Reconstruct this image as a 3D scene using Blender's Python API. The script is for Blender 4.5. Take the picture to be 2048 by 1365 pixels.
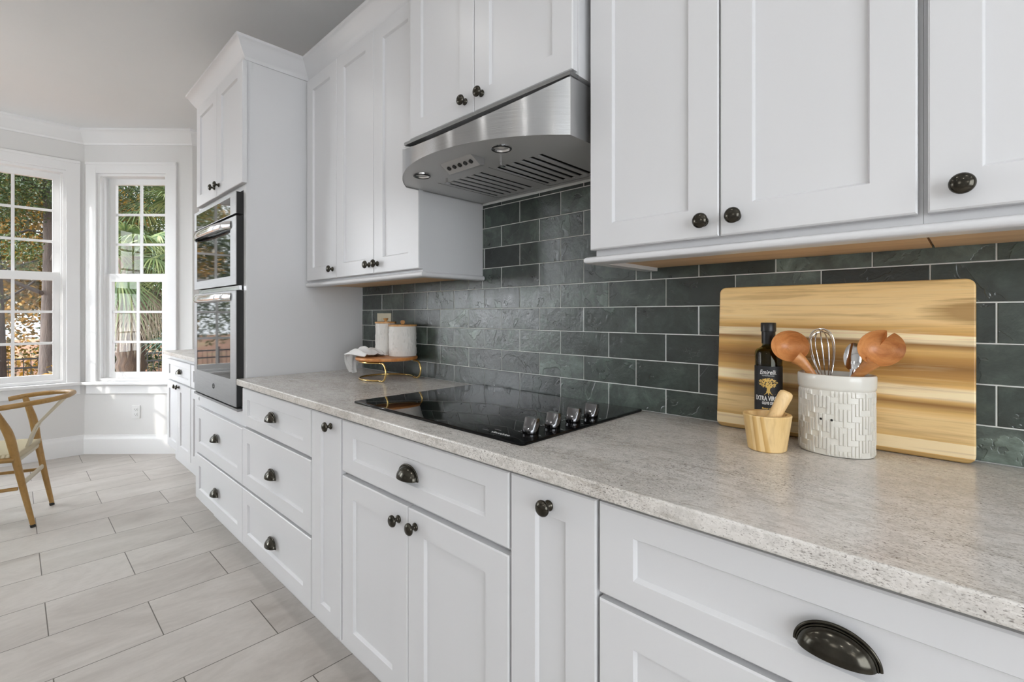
import bpy, bmesh, math, random
from mathutils import Vector, Matrix, noise as mnoise
R = math.radians
PI = math.pi
random.seed(7)
for o in list(bpy.data.objects):
    bpy.data.objects.remove(o)
SC = bpy.context.scene
COL = SC.collection

# ------------------------------------------------------------------ camera, world, light
F_PX, YAW, HORIZON = 958.8, 43.82, 629.8
cam = bpy.data.cameras.new('camera')
cam.sensor_width = 36.0
cam.lens = F_PX / 2048.0 * 36.0
cam.shift_y = -(682.5 - HORIZON) / 2048.0
cam.clip_start = 0.02
cam.clip_end = 300
camo = bpy.data.objects.new('camera', cam)
COL.objects.link(camo)
camo.location = (0.0, -1.374, 1.214)
camo.rotation_euler = (R(90), 0, R(YAW))
SC.camera = camo

vs = SC.view_settings
vs.view_transform = 'Standard'
vs.look = 'None'
vs.exposure = -0.62
vs.gamma = 1.0
vs.use_curve_mapping = False
try:
    SC.cycles.use_denoising = True
    SC.cycles.max_bounces = 12
    SC.cycles.diffuse_bounces = 5
    SC.cycles.glossy_bounces = 5
    SC.cycles.transmission_bounces = 10
    SC.cycles.transparent_max_bounces = 12
    SC.cycles.sample_clamp_indirect = 6.0
    SC.cycles.caustics_reflective = False
    SC.cycles.caustics_refractive = False
except Exception:
    pass

world = bpy.data.worlds.new('sky')
SC.world = world
world.use_nodes = True
wn = world.node_tree
bg = wn.nodes['Background']
# hazy winter sky, brighter towards the low sun in the south
SUN_DIR = Vector((1.0, 3.8, -1.2))
_tc = wn.nodes.new('ShaderNodeTexCoord')
_dp = wn.nodes.new('ShaderNodeVectorMath'); _dp.operation = 'DOT_PRODUCT'
wn.links.new(_tc.outputs['Generated'], _dp.inputs[0])
_dp.inputs[1].default_value = tuple(-SUN_DIR.normalized())
_fc = wn.nodes.new('ShaderNodeFloatCurve')
_cm = wn.nodes.new('ShaderNodeMath'); _cm.operation = 'MULTIPLY_ADD'
wn.links.new(_dp.outputs['Value'], _cm.inputs[0]); _cm.inputs[1].default_value = .5; _cm.inputs[2].default_value = .5
wn.links.new(_cm.outputs[0], _fc.inputs['Value'])
_cu = _fc.mapping.curves[0]
_cu.points[0].location = (0, .055); _cu.points[1].location = (1, 1)
for _p in ((.5, .055), (.70, .08), (.85, .26), (.935, .74)): _cu.points.new(*_p)
_fc.mapping.update()
_sm = wn.nodes.new('ShaderNodeMath'); _sm.operation = 'MULTIPLY'
wn.links.new(_fc.outputs[0], _sm.inputs[0]); _sm.inputs[1].default_value = 47.0
# a second, softer bright lobe added in the east to light east-facing sides
_de = wn.nodes.new('ShaderNodeVectorMath'); _de.operation = 'DOT_PRODUCT'
wn.links.new(_tc.outputs['Generated'], _de.inputs[0]); _de.inputs[1].default_value = (.97, -.15, .19)
_me = wn.nodes.new('ShaderNodeMapRange'); wn.links.new(_de.outputs['Value'], _me.inputs['Value'])
for _k, _v in zip(('From Min', 'From Max', 'To Min', 'To Max'), (.2, .9, 0.0, 6.5)): _me.inputs[_k].default_value = _v
_ad = wn.nodes.new('ShaderNodeMath'); _ad.operation = 'ADD'
wn.links.new(_sm.outputs[0], _ad.inputs[0]); wn.links.new(_me.outputs[0], _ad.inputs[1])
wn.links.new(_ad.outputs[0], bg.inputs['Strength'])
bg.inputs['Color'].default_value = (0.90, 0.95, 1.0, 1)

sun = bpy.data.lights.new('sun', 'SUN')
sun.energy = 7.5
sun.angle = R(0.6)
sun.color = (1.0, 0.955, 0.88)
suno = bpy.data.objects.new('sun', sun)
COL.objects.link(suno)
suno.rotation_euler = SUN_DIR.to_track_quat('-Z', 'Y').to_euler()
suno.location = (-8, -12, 8)

CAN_POWER = 3.0
def can_light(x, y):
    l = bpy.data.lights.new('recessed_can', 'AREA')
    l.shape = 'DISK'
    l.size = 0.07
    l.energy = CAN_POWER
    l.spread = R(150)
    l.color = (1.0, 0.985, 0.965)
    o = bpy.data.objects.new('recessed_can', l)
    COL.objects.link(o)
    o.location = (x, y, 2.805)
for cx in (-3.3, -2.0, -0.7, 0.6, 1.6):
    can_light(cx, -1.19)
for cx in (-4.0, -2.6, -1.2, 0.2, 1.5):
    can_light(cx, -2.69)
for cx in (-2.6, -0.6, 1.2):
    can_light(cx, -4.1)

# ------------------------------------------------------------------ mesh helpers
ORG = {}

class MB:
    def __init__(s, xf=None):
        s.v = []; s.f = []; s.m = []; s.xf = xf
    def add(s, vs_, fs, mi=0):
        b = len(s.v)
        for p in vs_:
            s.v.append(tuple(s.xf(p)) if s.xf else tuple(p))
        for f in fs:
            s.f.append([b + i for i in f]); s.m.append(mi)
    def box(s, x0, x1, y0, y1, z0, z1, mi=0):
        v = [(x0,y0,z0),(x1,y0,z0),(x1,y1,z0),(x0,y1,z0),(x0,y0,z1),(x1,y0,z1),(x1,y1,z1),(x0,y1,z1)]
        s.add(v, [(0,3,2,1),(4,5,6,7),(0,1,5,4),(1,2,6,5),(2,3,7,6),(3,0,4,7)], mi)
    def quad(s, a, b, c, d, mi=0):
        s.add([a,b,c,d], [(0,1,2,3)], mi)
    def prism(s, poly, z0, z1, mi=0):
        n = len(poly)
        v = [(x,y,z0) for x,y in poly] + [(x,y,z1) for x,y in poly]
        fs = [tuple(reversed(range(n))), tuple(range(n, 2*n))]
        fs += [(i,(i+1)%n,n+(i+1)%n,n+i) for i in range(n)]
        s.add(v, fs, mi)
    def tube(s, path, r, n=10, cap=True, closed=False, mi=0, flat=1.0, up=None):
        P = [Vector(p) for p in path]
        k = len(P)
        rr = r if isinstance(r, (list, tuple)) else [r]*k
        vs_ = []; nrm = None
        for i in range(k):
            if closed: t = P[(i+1)%k] - P[i-1]
            else: t = P[min(i+1,k-1)] - P[max(i-1,0)]
            t.normalize()
            if up is not None:
                nrm = Vector(up) - t*Vector(up).dot(t)
            elif nrm is None:
                a = Vector((0,0,1)) if abs(t.z) < .9 else Vector((1,0,0))
                nrm = a - t*a.dot(t)
            else:
                nrm = nrm - t*nrm.dot(t)
            nrm.normalize()
            b = t.cross(nrm)
            for j in range(n):
                an = 2*PI*j/n
                vs_.append(P[i] + nrm*(math.cos(an)*rr[i]*flat) + b*(math.sin(an)*rr[i]))
        fs = []
        for i in range(k if closed else k-1):
            i2 = (i+1) % k
            for j in range(n):
                j2 = (j+1) % n
                fs.append((i*n+j, i*n+j2, i2*n+j2, i2*n+j))
        if cap and not closed:
            fs.append(tuple(reversed(range(n)))); fs.append(tuple(range((k-1)*n, k*n)))
        s.add(vs_, fs, mi)
    def lathe(s, prof, org=(0,0,0), axis=(0,0,1), n=32, mi=0, sx=1.0, sy=1.0):
        ax = Vector(axis).normalized()
        a = Vector((1,0,0)) if abs(ax.x) < .9 else Vector((0,0,1))
        u = (a - ax*a.dot(ax)).normalized(); w = ax.cross(u)
        O = Vector(org); vs_ = []; fs = []
        for (r, h) in prof:
            for j in range(n):
                t = 2*PI*j/n
                vs_.append(O + ax*h + u*(math.cos(t)*r*sx) + w*(math.sin(t)*r*sy))
        for i in range(len(prof)-1):
            for j in range(n):
                j2 = (j+1) % n
                fs.append((i*n+j, i*n+j2, (i+1)*n+j2, (i+1)*n+j))
        s.add(vs_, fs, mi)
    def grid(s, nu, nv, fn, mi=0, closeu=False):
        vs_ = [fn(i/(nu-1) if not closeu else i/nu, j/(nv-1)) for j in range(nv) for i in range(nu)]
        fs = []
        for j in range(nv-1):
            for i in range(nu if closeu else nu-1):
                i2 = (i+1) % nu
                fs.append((j*nu+i, j*nu+i2, (j+1)*nu+i2, (j+1)*nu+i))
        s.add(vs_, fs, mi)
    def sweep(s, path, prof, side=1, closed=False, mi=0):
        P = [Vector((p[0], p[1])) for p in path]; k = len(P); m = len(prof)
        vs_ = []
        for i in range(k):
            def nn(a, b):
                d = (b-a).normalized(); return Vector((d.y, -d.x))*side
            if closed or 0 < i < k-1:
                n1 = nn(P[i-1], P[i]); n2 = nn(P[i], P[(i+1)%k])
                mt = (n1+n2); mt = mt / max(1e-6, (mt.length_squared/2))
            elif i == 0: mt = nn(P[0], P[1])
            else: mt = nn(P[k-2], P[k-1])
            for (o, z) in prof:
                q = P[i] + mt*o
                vs_.append((q.x, q.y, z))
        fs = []
        for i in range(k if closed else k-1):
            i2 = (i+1) % k
            for j in range(m):
                j2 = (j+1) % m
                fs.append((i*m+j, i*m+j2, i2*m+j2, i2*m+j))
        if not closed:
            fs.append(tuple(range(m))); fs.append(tuple(reversed(range((k-1)*m, k*m))))
        s.add(vs_, fs, mi)
    def build(s, name, mats, parent=None, smooth=35, bevel=0, seg=2, recalc=True, org=None):
        if not isinstance(mats, (list, tuple)): mats = [mats]
        if org is None: org = ORG.get(parent.name, (0,0,0)) if parent else (0,0,0)
        me = bpy.data.meshes.new(name)
        me.from_pydata([(x-org[0], y-org[1], z-org[2]) for x,y,z in s.v], [], s.f)
        for m_ in mats: me.materials.append(m_)
        me.polygons.foreach_set('material_index', s.m)
        if recalc:
            bm = bmesh.new(); bm.from_mesh(me)
            bmesh.ops.remove_doubles(bm, verts=bm.verts, dist=1e-6)
            bmesh.ops.recalc_face_normals(bm, faces=bm.faces)
            bm.to_mesh(me); bm.free()
        if smooth:
            me.polygons.foreach_set('use_smooth', [True]*len(me.polygons))
            me.set_sharp_from_angle(angle=R(smooth))
        me.update()
        o = bpy.data.objects.new(name, me)
        COL.objects.link(o)
        if parent:
            o.parent = parent
        else:
            o.location = org
        ORG[o.name] = org
        if bevel:
            b = o.modifiers.new('bevel', 'BEVEL'); b.width = bevel; b.segments = seg
            b.limit_method = 'ANGLE'; b.angle_limit = R(40)
            b.harden_normals = False
        return o

def thing(name, label, cat, loc=(0,0,0), group=None):
    o = bpy.data.objects.new(name, None)
    o.empty_display_size = 0.05
    COL.objects.link(o)
    o.location = loc
    ORG[o.name] = tuple(loc)
    o['label'] = label; o['category'] = cat
    if group: o['group'] = group
    return o
def tag(o, label, cat, group=None, kind=None):
    o['label'] = label; o['category'] = cat
    if group: o['group'] = group
    if kind: o['kind'] = kind
    return o
def struct(o, label, cat=None):
    o['kind'] = 'structure'; o['label'] = label; o['category'] = cat or o.name.split('_')[0]
    return o

def text_mesh(body, size, bold=0.0, shear=0.0, sx=1.0, extrude=0.0):
    cu = bpy.data.curves.new('lettering', 'FONT')
    cu.body = body; cu.size = size; cu.offset = bold; cu.shear = shear
    cu.align_x = 'CENTER'; cu.align_y = 'CENTER'; cu.resolution_u = 4
    cu.extrude = extrude
    o = bpy.data.objects.new('lettering', cu)
    COL.objects.link(o)
    dg = bpy.context.evaluated_depsgraph_get(); dg.update()
    me = bpy.data.meshes.new_from_object(o.evaluated_get(dg))
    v = [(p.co.x*sx, p.co.y, p.co.z) for p in me.vertices]
    f = [tuple(p.vertices) for p in me.polygons]
    bpy.data.objects.remove(o); bpy.data.meshes.remove(me); bpy.data.curves.remove(cu)
    return v, f

# ------------------------------------------------------------------ materials
class NT:
    def __init__(s, name):
        s.mat = bpy.data.materials.new(name); s.mat.use_nodes = True
        s.t = s.mat.node_tree; s.b = s.t.nodes['Principled BSDF']
        s._tc = None
    def n(s, typ, props=None, **inp):
        nd = s.t.nodes.new(typ)
        if props:
            for k, v in props.items(): setattr(nd, k, v)
        for k, v in inp.items():
            key = int(k[1:]) if k[0] == 'i' and k[1:].isdigit() else k.replace('_', ' ')
            s.put(nd.inputs[key], v)
        return nd
    def put(s, sock, v):
        if isinstance(v, bpy.types.NodeSocket): s.t.links.new(v, sock)
        elif isinstance(v, bpy.types.Node): s.t.links.new(v.outputs[0], sock)
        else: sock.default_value = v
    def tc(s, which='Object'):
        if s._tc is None: s._tc = s.t.nodes.new('ShaderNodeTexCoord')
        return s._tc.outputs[which]
    def mapping(s, scale=(1,1,1), rot=(0,0,0), loc=(0,0,0), vec=None):
        return s.n('ShaderNodeMapping', Vector=vec or s.tc(), Scale=scale, Rotation=rot, Location=loc).outputs[0]
    def noise(s, scale, detail=4, rough=.55, vec=None, dist=0.0):
        return s.n('ShaderNodeTexNoise', Vector=vec or s.tc(), Scale=scale, Detail=detail, Roughness=rough, Distortion=dist).outputs[0]
    def ramp(s, fac, stops, interp='LINEAR'):
        r = s.n('ShaderNodeValToRGB', Fac=fac); cr = r.color_ramp; cr.interpolation = interp
        while len(cr.elements) > 1: cr.elements.remove(cr.elements[-1])
        for i, (p, c) in enumerate(stops):
            e = cr.elements[0] if i == 0 else cr.elements.new(p)
            e.position = p; e.color = (c[0], c[1], c[2], 1) if isinstance(c, (tuple, list)) else (c, c, c, 1)
        return r.outputs[0]
    def mix(s, fac, a, b, mode='MIX'):
        m = s.t.nodes.new('ShaderNodeMix'); m.data_type = 'RGBA'; m.blend_type = mode
        s.put(m.inputs[0], fac)
        for i, v in ((6, a), (7, b)):
            if isinstance(v, (tuple, list)): v = (v[0], v[1], v[2], 1)
            s.put(m.inputs[i], v)
        return m.outputs[2]
    def math(s, op, a, b=0.0, c=0.0):
        m = s.t.nodes.new('ShaderNodeMath'); m.operation = op
        s.put(m.inputs[0], a); s.put(m.inputs[1], b); s.put(m.inputs[2], c)
        return m.outputs[0]
    def bump(s, h, strength=.3, dist=.01):
        b = s.n('ShaderNodeBump', Height=h, Strength=strength, Distance=dist)
        s.t.links.new(b.outputs[0], s.b.inputs['Normal']); return b
    def set(s, **k):
        for a, v in k.items():
            if isinstance(v, (tuple, list)) and len(v) == 3 and a.startswith(('Base', 'Emission')): v = (*v, 1)
            s.put(s.b.inputs[a.replace('_', ' ')], v)
        return s

def flat(name, col, rough=.5, metal=0.0, **k):
    m = NT(name); m.set(Base_Color=col, Roughness=rough, Metallic=metal, **k); return m.mat

def paint(name, col, rough=.4, spec=.5):
    m = NT(name)
    n = m.noise(3.0, 3)
    c = m.mix(n, tuple(x*.985 for x in col), tuple(min(1, x*1.015) for x in col))
    m.set(Base_Color=c, Roughness=rough); m.b.inputs['Specular IOR Level'].default_value = spec
    m.bump(m.noise(420, 2), .04, .001)
    return m.mat
M_cab = paint('white_cabinet_paint', (.68, .68, .69), .33)
M_wall = paint('warm_white_wall_paint', (.78, .775, .765), .6, .3)
M_trim = paint('white_trim_paint', (.86, .86, .86), .35)
M_ceil = paint('ceiling_paint', (.84, .85, .855), .7, .2)

def m_granite():
    m = NT('grey_speckled_granite')
    big = m.noise(2.6, 6, .62, m.mapping((.6, 1.5, 1.0), (0, 0, R(15))), .8)
    base = m.ramp(big, [(.28, (.46, .42, .375)), (.45, (.61, .575, .53)), (.60, (.71, .68, .645)), (.78, (.57, .525, .475))])
    mid = m.noise(210, 4, .7, m.mapping((.7, 1.0, 1.0), (0, 0, R(20))))
    base = m.mix(m.ramp(mid, [(.38, 0.0), (.64, .55)]), base, (.84, .815, .78))
    cl2 = m.noise(55, 5, .75, m.mapping((.7, 1.0, 1.0), (0, 0, R(20))))
    base = m.mix(m.ramp(cl2, [(.46, 0.0), (.70, .6)]), base, (.42, .405, .375))
    dens = m.math('MULTIPLY', m.math('SUBTRACT', m.noise(4, 4, .6), .5), .30)
    fl = m.math('ADD', m.noise(480, 2, .6, m.mapping((.55, 1.1, 1.1), (0, 0, R(20)))), dens)
    base = m.mix(m.ramp(fl, [(.555, 0.0), (.66, .66)]), base, (.22, .195, .175))
    fl2 = m.math('ADD', m.noise(270, 2, .5, m.mapping((.6, 1.2, 1.2), (0, 0, R(20)), (3, 1, 2))), dens)
    base = m.mix(m.ramp(fl2, [(.675, 0.0), (.73, .85)]), base, (.06, .045, .04))
    vein = m.noise(3.0, 5, .6, m.mapping((.5, 1.6, 1.0), (0, 0, R(25)), (5, 2, 0)), 1.5)
    base = m.mix(m.ramp(vein, [(.485, 0.0), (.50, .35), (.515, 0.0)]), base, (.30, .255, .205))
    m.set(Base_Color=base, Roughness=.21)
    m.bump(m.noise(260, 2), .04, .001)
    return m.mat
M_granite = m_granite()

def m_floor():
    m = NT('grey_porcelain_floor_tile')
    sp = m.n('ShaderNodeSeparateXYZ', Vector=m.tc())
    ty = m.math('ADD', sp.outputs[0], 2.514 + .3047*40)
    tx = m.math('ADD', sp.outputs[1], .977 + .3025 + .605*20)
    cv = m.n('ShaderNodeCombineXYZ', X=tx, Y=ty)
    br = m.n('ShaderNodeTexBrick', dict(offset=.5, offset_frequency=2, squash=1.0, squash_frequency=2),
             Vector=cv.outputs[0], Color1=(0,0,0,1), Color2=(1,1,1,1), Mortar=(.5,.5,.5,1), Scale=1.0,
             Mortar_Size=.0019, Mortar_Smooth=.1, Bias=0.0, Brick_Width=.605, Row_Height=.3047)
    rnd = br.outputs['Color']; fac = br.outputs['Fac']
    shift = m.n('ShaderNodeVectorMath', dict(operation='MULTIPLY'), i0=rnd, i1=(7.0, 5.0, 3.0))
    vv = m.n('ShaderNodeVectorMath', dict(operation='ADD'), i0=m.tc(), i1=shift.outputs[0]).outputs[0]
    mp = m.mapping((1.3, .55, 1), vec=vv)
    cl = m.noise(2.6, 7, .62, mp, .9)
    c = m.ramp(cl, [(.30, (.41, .37, .335)), (.47, (.53, .49, .45)), (.62, (.60, .56, .52)), (.8, (.48, .44, .40))])
    c = m.mix(m.math('MULTIPLY', rnd, .25), c, (.53, .495, .46))
    fine = m.noise(60, 3, .6, m.mapping((1, .4, 1), vec=vv))
    c = m.mix(m.ramp(fine, [(.35, .12), (.6, 0.0)]), c, (.28, .26, .24))
    c = m.mix(fac, c, (.10, .085, .07))
    m.set(Base_Color=c, Roughness=.38)
    m.bump(m.math('SUBTRACT', m.math('MULTIPLY', cl, .25), fac), .25, .002)
    return m.mat
M_floor = m_floor()

def m_slate():
    m = NT('dark_green_slate_tile')
    at = m.n('ShaderNodeAttribute', dict(attribute_name='tile_tone'))
    tone = at.outputs['Color']
    ts = m.n('ShaderNodeSeparateColor', Color=tone)
    off = m.n('ShaderNodeVectorMath', dict(operation='MULTIPLY'), i0=tone, i1=(9.0, 7.0, 11.0))
    v = m.n('ShaderNodeVectorMath', dict(operation='ADD'), i0=m.tc(), i1=off.outputs[0]).outputs[0]
    cl = m.noise(13, 7, .68, v, .5)
    c = m.ramp(ts.outputs[0], [(.0, (.008, .013, .0105)), (.35, (.019, .029, .0235)), (.7, (.042, .058, .048)), (1.0, (.085, .108, .092))])
    c = m.mix(1.0, c, m.ramp(cl, [(.28, .40), (.5, 1.0), (.72, 2.1)]), 'MULTIPLY')
    # cleft layers: flakes with sharp broken edges, each layer a little lighter than the one below
    led = m.noise(4.2, 5, .58, v, 1.2)
    lay = m.ramp(led, [(.0, 0.0), (.395, .0), (.402, .5), (.60, .5), (.607, 1.0)])
    c = m.mix(1.0, c, m.ramp(led, [(.0, .70), (.396, .75), (.402, 1.0), (.60, 1.05), (.607, 1.7)]), 'MULTIPLY')
    c = m.mix(m.ramp(led, [(.392, 0.0), (.398, .22), (.408, .0)]), c, (.13, .15, .135))
    fine = m.noise(55, 5, .7, v)
    c = m.mix(1.0, c, m.ramp(fine, [(.3, .82), (.7, 1.2)]), 'MULTIPLY')
    m.set(Base_Color=c, Roughness=m.ramp(cl, [(.3, .26), (.7, .36)]))
    m.b.inputs['Specular IOR Level'].default_value = .68
    h = m.math('ADD', m.math('MULTIPLY', lay, .9), m.math('ADD', m.math('MULTIPLY', fine, .22), m.math('MULTIPLY', cl, .9)))
    m.b.inputs['IOR'].default_value = 1.6
    rip = m.noise(24, 4, .6, v, .8)
    h = m.math('ADD', h, m.math('MULTIPLY', rip, .8))
    m.bump(h, .55, .003)
    return m.mat
M_slate = m_slate()
M_grout = flat('pale_grey_grout', (.74, .75, .72), .8)

def m_steel(name, col=.58, rough=.27, aniso=.0, tang=None):
    m = NT(name)
    st = m.noise(3, 3, .6, m.mapping((2, 2, 260)))
    r = m.ramp(st, [(.3, rough*.85), (.7, rough*1.2)])
    c = m.mix(st, (col*.94,)*3, (col*1.04,)*3)
    m.set(Base_Color=c, Metallic=1.0, Roughness=r)
    if aniso:
        m.b.inputs['Anisotropic'].default_value = aniso
        t = m.n('ShaderNodeTangent', dict(direction_type='RADIAL', axis='Z'))
        m.put(m.b.inputs['Tangent'], t.outputs[0]); m.b.inputs['Anisotropic Rotation'].default_value = .25
    m.bump(st, .02, .0008)
    return m.mat
M_steel = m_steel('brushed_stainless_steel', .27, .40)
M_hood = m_steel('brushed_hood_steel', .47, .22, .75)
M_dsteel = flat('satin_underside_steel', (.55, .55, .55), .42, .25)
M_toplip = flat('lightened_hood_top', (.72, .72, .72), .4, .3)  # paler than the other steel, standing in for light on the shaded top
M_sidesteel = flat('plain_steel_side', (.50, .50, .50), .38, .75)
M_chrome = flat('polished_steel', (.72, .72, .73), .10, 1.0)
M_blackglass = flat('black_ceramic_glass', (.003, .003, .0035), .03, 0.0, IOR=1.28)
M_ovenglass = flat('smoked_oven_glass', (.012, .013, .014), .03, 0.0)
M_ovenglass.node_tree.nodes['Principled BSDF'].inputs['IOR'].default_value = 1.75
M_blk = flat('black_enamel', (.008, .008, .008), .35)
M_dark = flat('dark_void', (.01, .01, .01), .7)
M_knobmetal = flat('dark_knob_metal', (.16, .16, .165), .16, 1.0)

def m_bronze():
    m = NT('oil_rubbed_bronze')
    n = m.noise(55, 3)
    c = m.ramp(n, [(.3, (.046, .043, .036)), (.7, (.074, .068, .055))])
    m.set(Base_Color=c, Metallic=1.0, Roughness=.19)
    return m.mat
M_bronze = m_bronze()
M_brass = flat('brushed_brass', (.78, .56, .22), .22, 1.0)

def m_wood(name, c0, c1, c2, scale=(3, 30, 30), rough=.45, rot=(0, 0, 0)):
    m = NT(name)
    mp = m.mapping(scale, rot)
    n = m.noise(1.0, 5, .6, mp, .8)
    c = m.ramp(n, [(.28, c0), (.5, c1), (.72, c2)])
    f = m.noise(4.0, 3, .6, m.mapping((scale[0]*.6, scale[1]*3, scale[2]*3), rot))
    c = m.mix(m.ramp(f, [(.3, .25), (.5, 0.0)]), c, tuple(x*.6 for x in c0))
    m.set(Base_Color=c, Roughness=rough)
    m.bump(f, .06, .001)
    return m.mat
M_ply = m_wood('raw_maple_underside', (.62, .40, .22), (.70, .47, .27), (.76, .54, .33), (2, 25, 25), .55)
M_cherry = m_wood('reddish_serving_wood', (.33, .115, .035), (.46, .18, .065), (.56, .25, .10), (9, 60, 40), .38)
M_spoonwood = m_wood('orange_brown_spoon_wood', (.46, .17, .05), (.62, .27, .09), (.72, .36, .14), (14, 70, 40), .36, (0, R(30), 0))
M_bamboo_lid = m_wood('acacia_lid_wood', (.50, .24, .07), (.62, .33, .12), (.70, .42, .18), (10, 80, 60), .42)
M_disc = m_wood('orange_acacia_board', (.42, .15, .035), (.56, .22, .06), (.66, .31, .10), (5, 45, 30), .4)
M_pestle = m_wood('pale_bamboo', (.78, .51, .22), (.86, .60, .29), (.90, .66, .36), (50, 50, 4), .42)
M_chair = m_wood('ochre_painted_chair', (.27, .145, .035), (.33, .185, .05), (.38, .22, .07), (6, 6, 4), .38)
M_splat = flat('cream_chair_wood', (.56, .50, .38), .5)

def m_board():
    # acacia board: lengthwise staves, z across the staves (0 bottom .. .372 top), x along
    m = NT('acacia_cutting_board')
    sp = m.n('ShaderNodeSeparateXYZ', Vector=m.tc())
    x, z = sp.outputs[0], sp.outputs[2]
    wob = m.noise(1.0, 2, .5, m.mapping((2.2, 1, 5.0)))
    wz = m.math('ADD', z, m.math('MULTIPLY', m.math('SUBTRACT', wob, .5), .018))
    lean = m.math('MULTIPLY', x, .020)
    t = m.math('DIVIDE', m.math('ADD', wz, lean), .372)
    ts = m.math('DIVIDE', z, .372)
    lt, pal, mid, brn, drk = (.93, .66, .31), (.97, .80, .50), (.80, .50, .175), (.60, .32, .085), (.33, .16, .04)
    c = m.ramp(t, [(0, mid), (.09, mid), (.14, lt), (.23, lt), (.27, mid), (.31, drk), (.335, mid), (.35, pal), (.40, pal),
                   (.415, mid), (.46, brn), (.52, drk), (.57, brn), (.61, mid), (.645, drk), (.66, pal), (.70, pal), (.705, brn), (.735, mid), (.78, lt), (.9, lt), (1.0, (.92, .64, .28))])
    # glued staves: straight joints, each with a tone of its own
    stv = m.ramp(ts, [(0, .62), (.022, 1.0), (.026, 1.25), (.094, 1.25), (.096, .92), (.225, 1.0), (.227, .95), (.335, 1.05), (.41, 1.0), (.412, .95), (.655, .9), (.657, 1.1), (.70, 1.1), (.702, 1.0), (.80, 1.04), (1, 1.04)], 'CONSTANT')
    palb = m.ramp(ts, [(0, 0.0), (.024, .85), (.094, 0.0)], 'CONSTANT')
    c = m.mix(1.0, c, stv, 'MULTIPLY')
    c = m.mix(palb, c, (.97, .81, .52))
    g = m.noise(1.0, 5, .62, m.mapping((4, 30, 95)), .4)
    c = m.mix(m.ramp(g, [(.34, .38), (.50, 0.0)]), c, (.36, .18, .05))
    c = m.mix(m.ramp(g, [(.54, 0.0), (.72, .30)]), c, (.98, .82, .52))
    # dark heartwood figure at the upper right corner
    dx = m.math('DIVIDE', m.math('SUBTRACT', x, .29), .15)
    dz = m.math('DIVIDE', m.math('SUBTRACT', wz, .305), .034)
    d = m.math('SQRT', m.math('ADD', m.math('MULTIPLY', dx, dx), m.math('MULTIPLY', dz, dz)))
    d = m.math('ADD', d, m.math('MULTIPLY', m.math('SUBTRACT', g, .5), .9))
    c = m.mix(m.ramp(d, [(.55, .75), (.95, 0.0)]), c, (.34, .18, .045))
    m.set(Base_Color=c, Roughness=.42)
    m.bump(g, .05, .001)
    return m.mat
M_board = m_board()

def m_mortar():
    m = NT('striped_bamboo_mortar')
    sp = m.n('ShaderNodeSeparateXYZ', Vector=m.tc())
    d = m.math('ADD', m.math('MULTIPLY', sp.outputs[0], .80), m.math('MULTIPLY', sp.outputs[1], -.60))
    s_ = m.math('ADD', m.math('DIVIDE', d, .11), .5)
    pl, md, dk = (.88, .65, .33), (.80, .54, .22), (.60, .35, .11)
    c = m.ramp(s_, [(0, md), (.14, dk), (.18, pl), (.24, md), (.56, md), (.565, pl), (.62, pl), (.625, dk), (.70, md), (.705, pl), (.76, pl), (.765, dk), (.81, md), (.82, pl), (1, md)], 'LINEAR')
    g = m.noise(1.0, 4, .6, m.mapping((90, 90, 12)))
    c = m.mix(m.ramp(g, [(.3, .35), (.55, 0.0)]), c, (.46, .25, .08))
    m.set(Base_Color=c, Roughness=.4)
    return m.mat
M_mortar = m_mortar()
M_ceramic = flat('glazed_cream_ceramic', (.74, .72, .66), .16)
M_canister = flat('matte_white_canister', (.72, .70, .66), .5)
M_cloth = flat('white_cotton_cloth', (.80, .79, .78), .9)
M_beige = flat('almond_plastic', (.84, .78, .60), .4)
M_outlet = flat('white_plastic', (.80, .80, .79), .35)
M_label = flat('black_label_paper', (.012, .012, .014), .6)
M_white_ink = flat('white_ink', (.85, .85, .83), .6)
M_gold_ink = flat('gold_ink', (.72, .48, .13), .45)
M_greyink = flat('grey_print', (.55, .55, .55), .5)
def m_bottle():
    m = NT('dark_olive_bottle_glass')
    m.set(Base_Color=(.20, .19, .03), Roughness=.03)
    m.b.inputs['Transmission Weight'].default_value = 1.0
    m.b.inputs['IOR'].default_value = 1.35
    return m.mat
M_bottle = m_bottle()
def m_glass(name, tint=(1, 1, 1)):
    m = NT(name)
    g = m.n('ShaderNodeBsdfGlossy', Color=(1, 1, 1, 1), Roughness=.0)
    t = m.n('ShaderNodeBsdfTransparent', Color=(*tint, 1))
    gm = m.n('ShaderNodeNewGeometry')
    ior = m.math('MULTIPLY_ADD', gm.outputs['Backfacing'], 1/1.16-1.16, 1.16)
    f = m.n('ShaderNodeFresnel', IOR=ior)
    mx = m.n('ShaderNodeMixShader', i0=f.outputs[0], i1=t.outputs[0], i2=g.outputs[0])
    m.t.links.new(mx.outputs[0], m.t.nodes['Material Output'].inputs['Surface'])
    return m.mat
M_pane = m_glass('window_glass')
M_tableglass = m_glass('clear_table_glass', (.90, .95, .93))
def m_cord():
    m = NT('woven_paper_cord')
    w = m.n('ShaderNodeTexWave', Vector=m.tc(), Scale=95.0, Distortion=1.0)
    c = m.ramp(w.outputs[1], [(.1, (.42, .34, .20)), (.6, (.66, .58, .42))])
    m.set(Base_Color=c, Roughness=.8); m.bump(w.outputs[1], .4, .003)
    return m.mat
M_cord = m_cord()
def m_bark(name, a, b):
    m = NT(name)
    n = m.noise(1.0, 5, .7, m.mapping((16, 16, 3)))
    m.set(Base_Color=m.ramp(n, [(.3, a), (.7, b)]), Roughness=.9)
    m.bump(n, .8, .03)
    return m.mat
M_bark = m_bark('dark_brown_bark', (.018, .012, .010), (.062, .044, .034))
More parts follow.
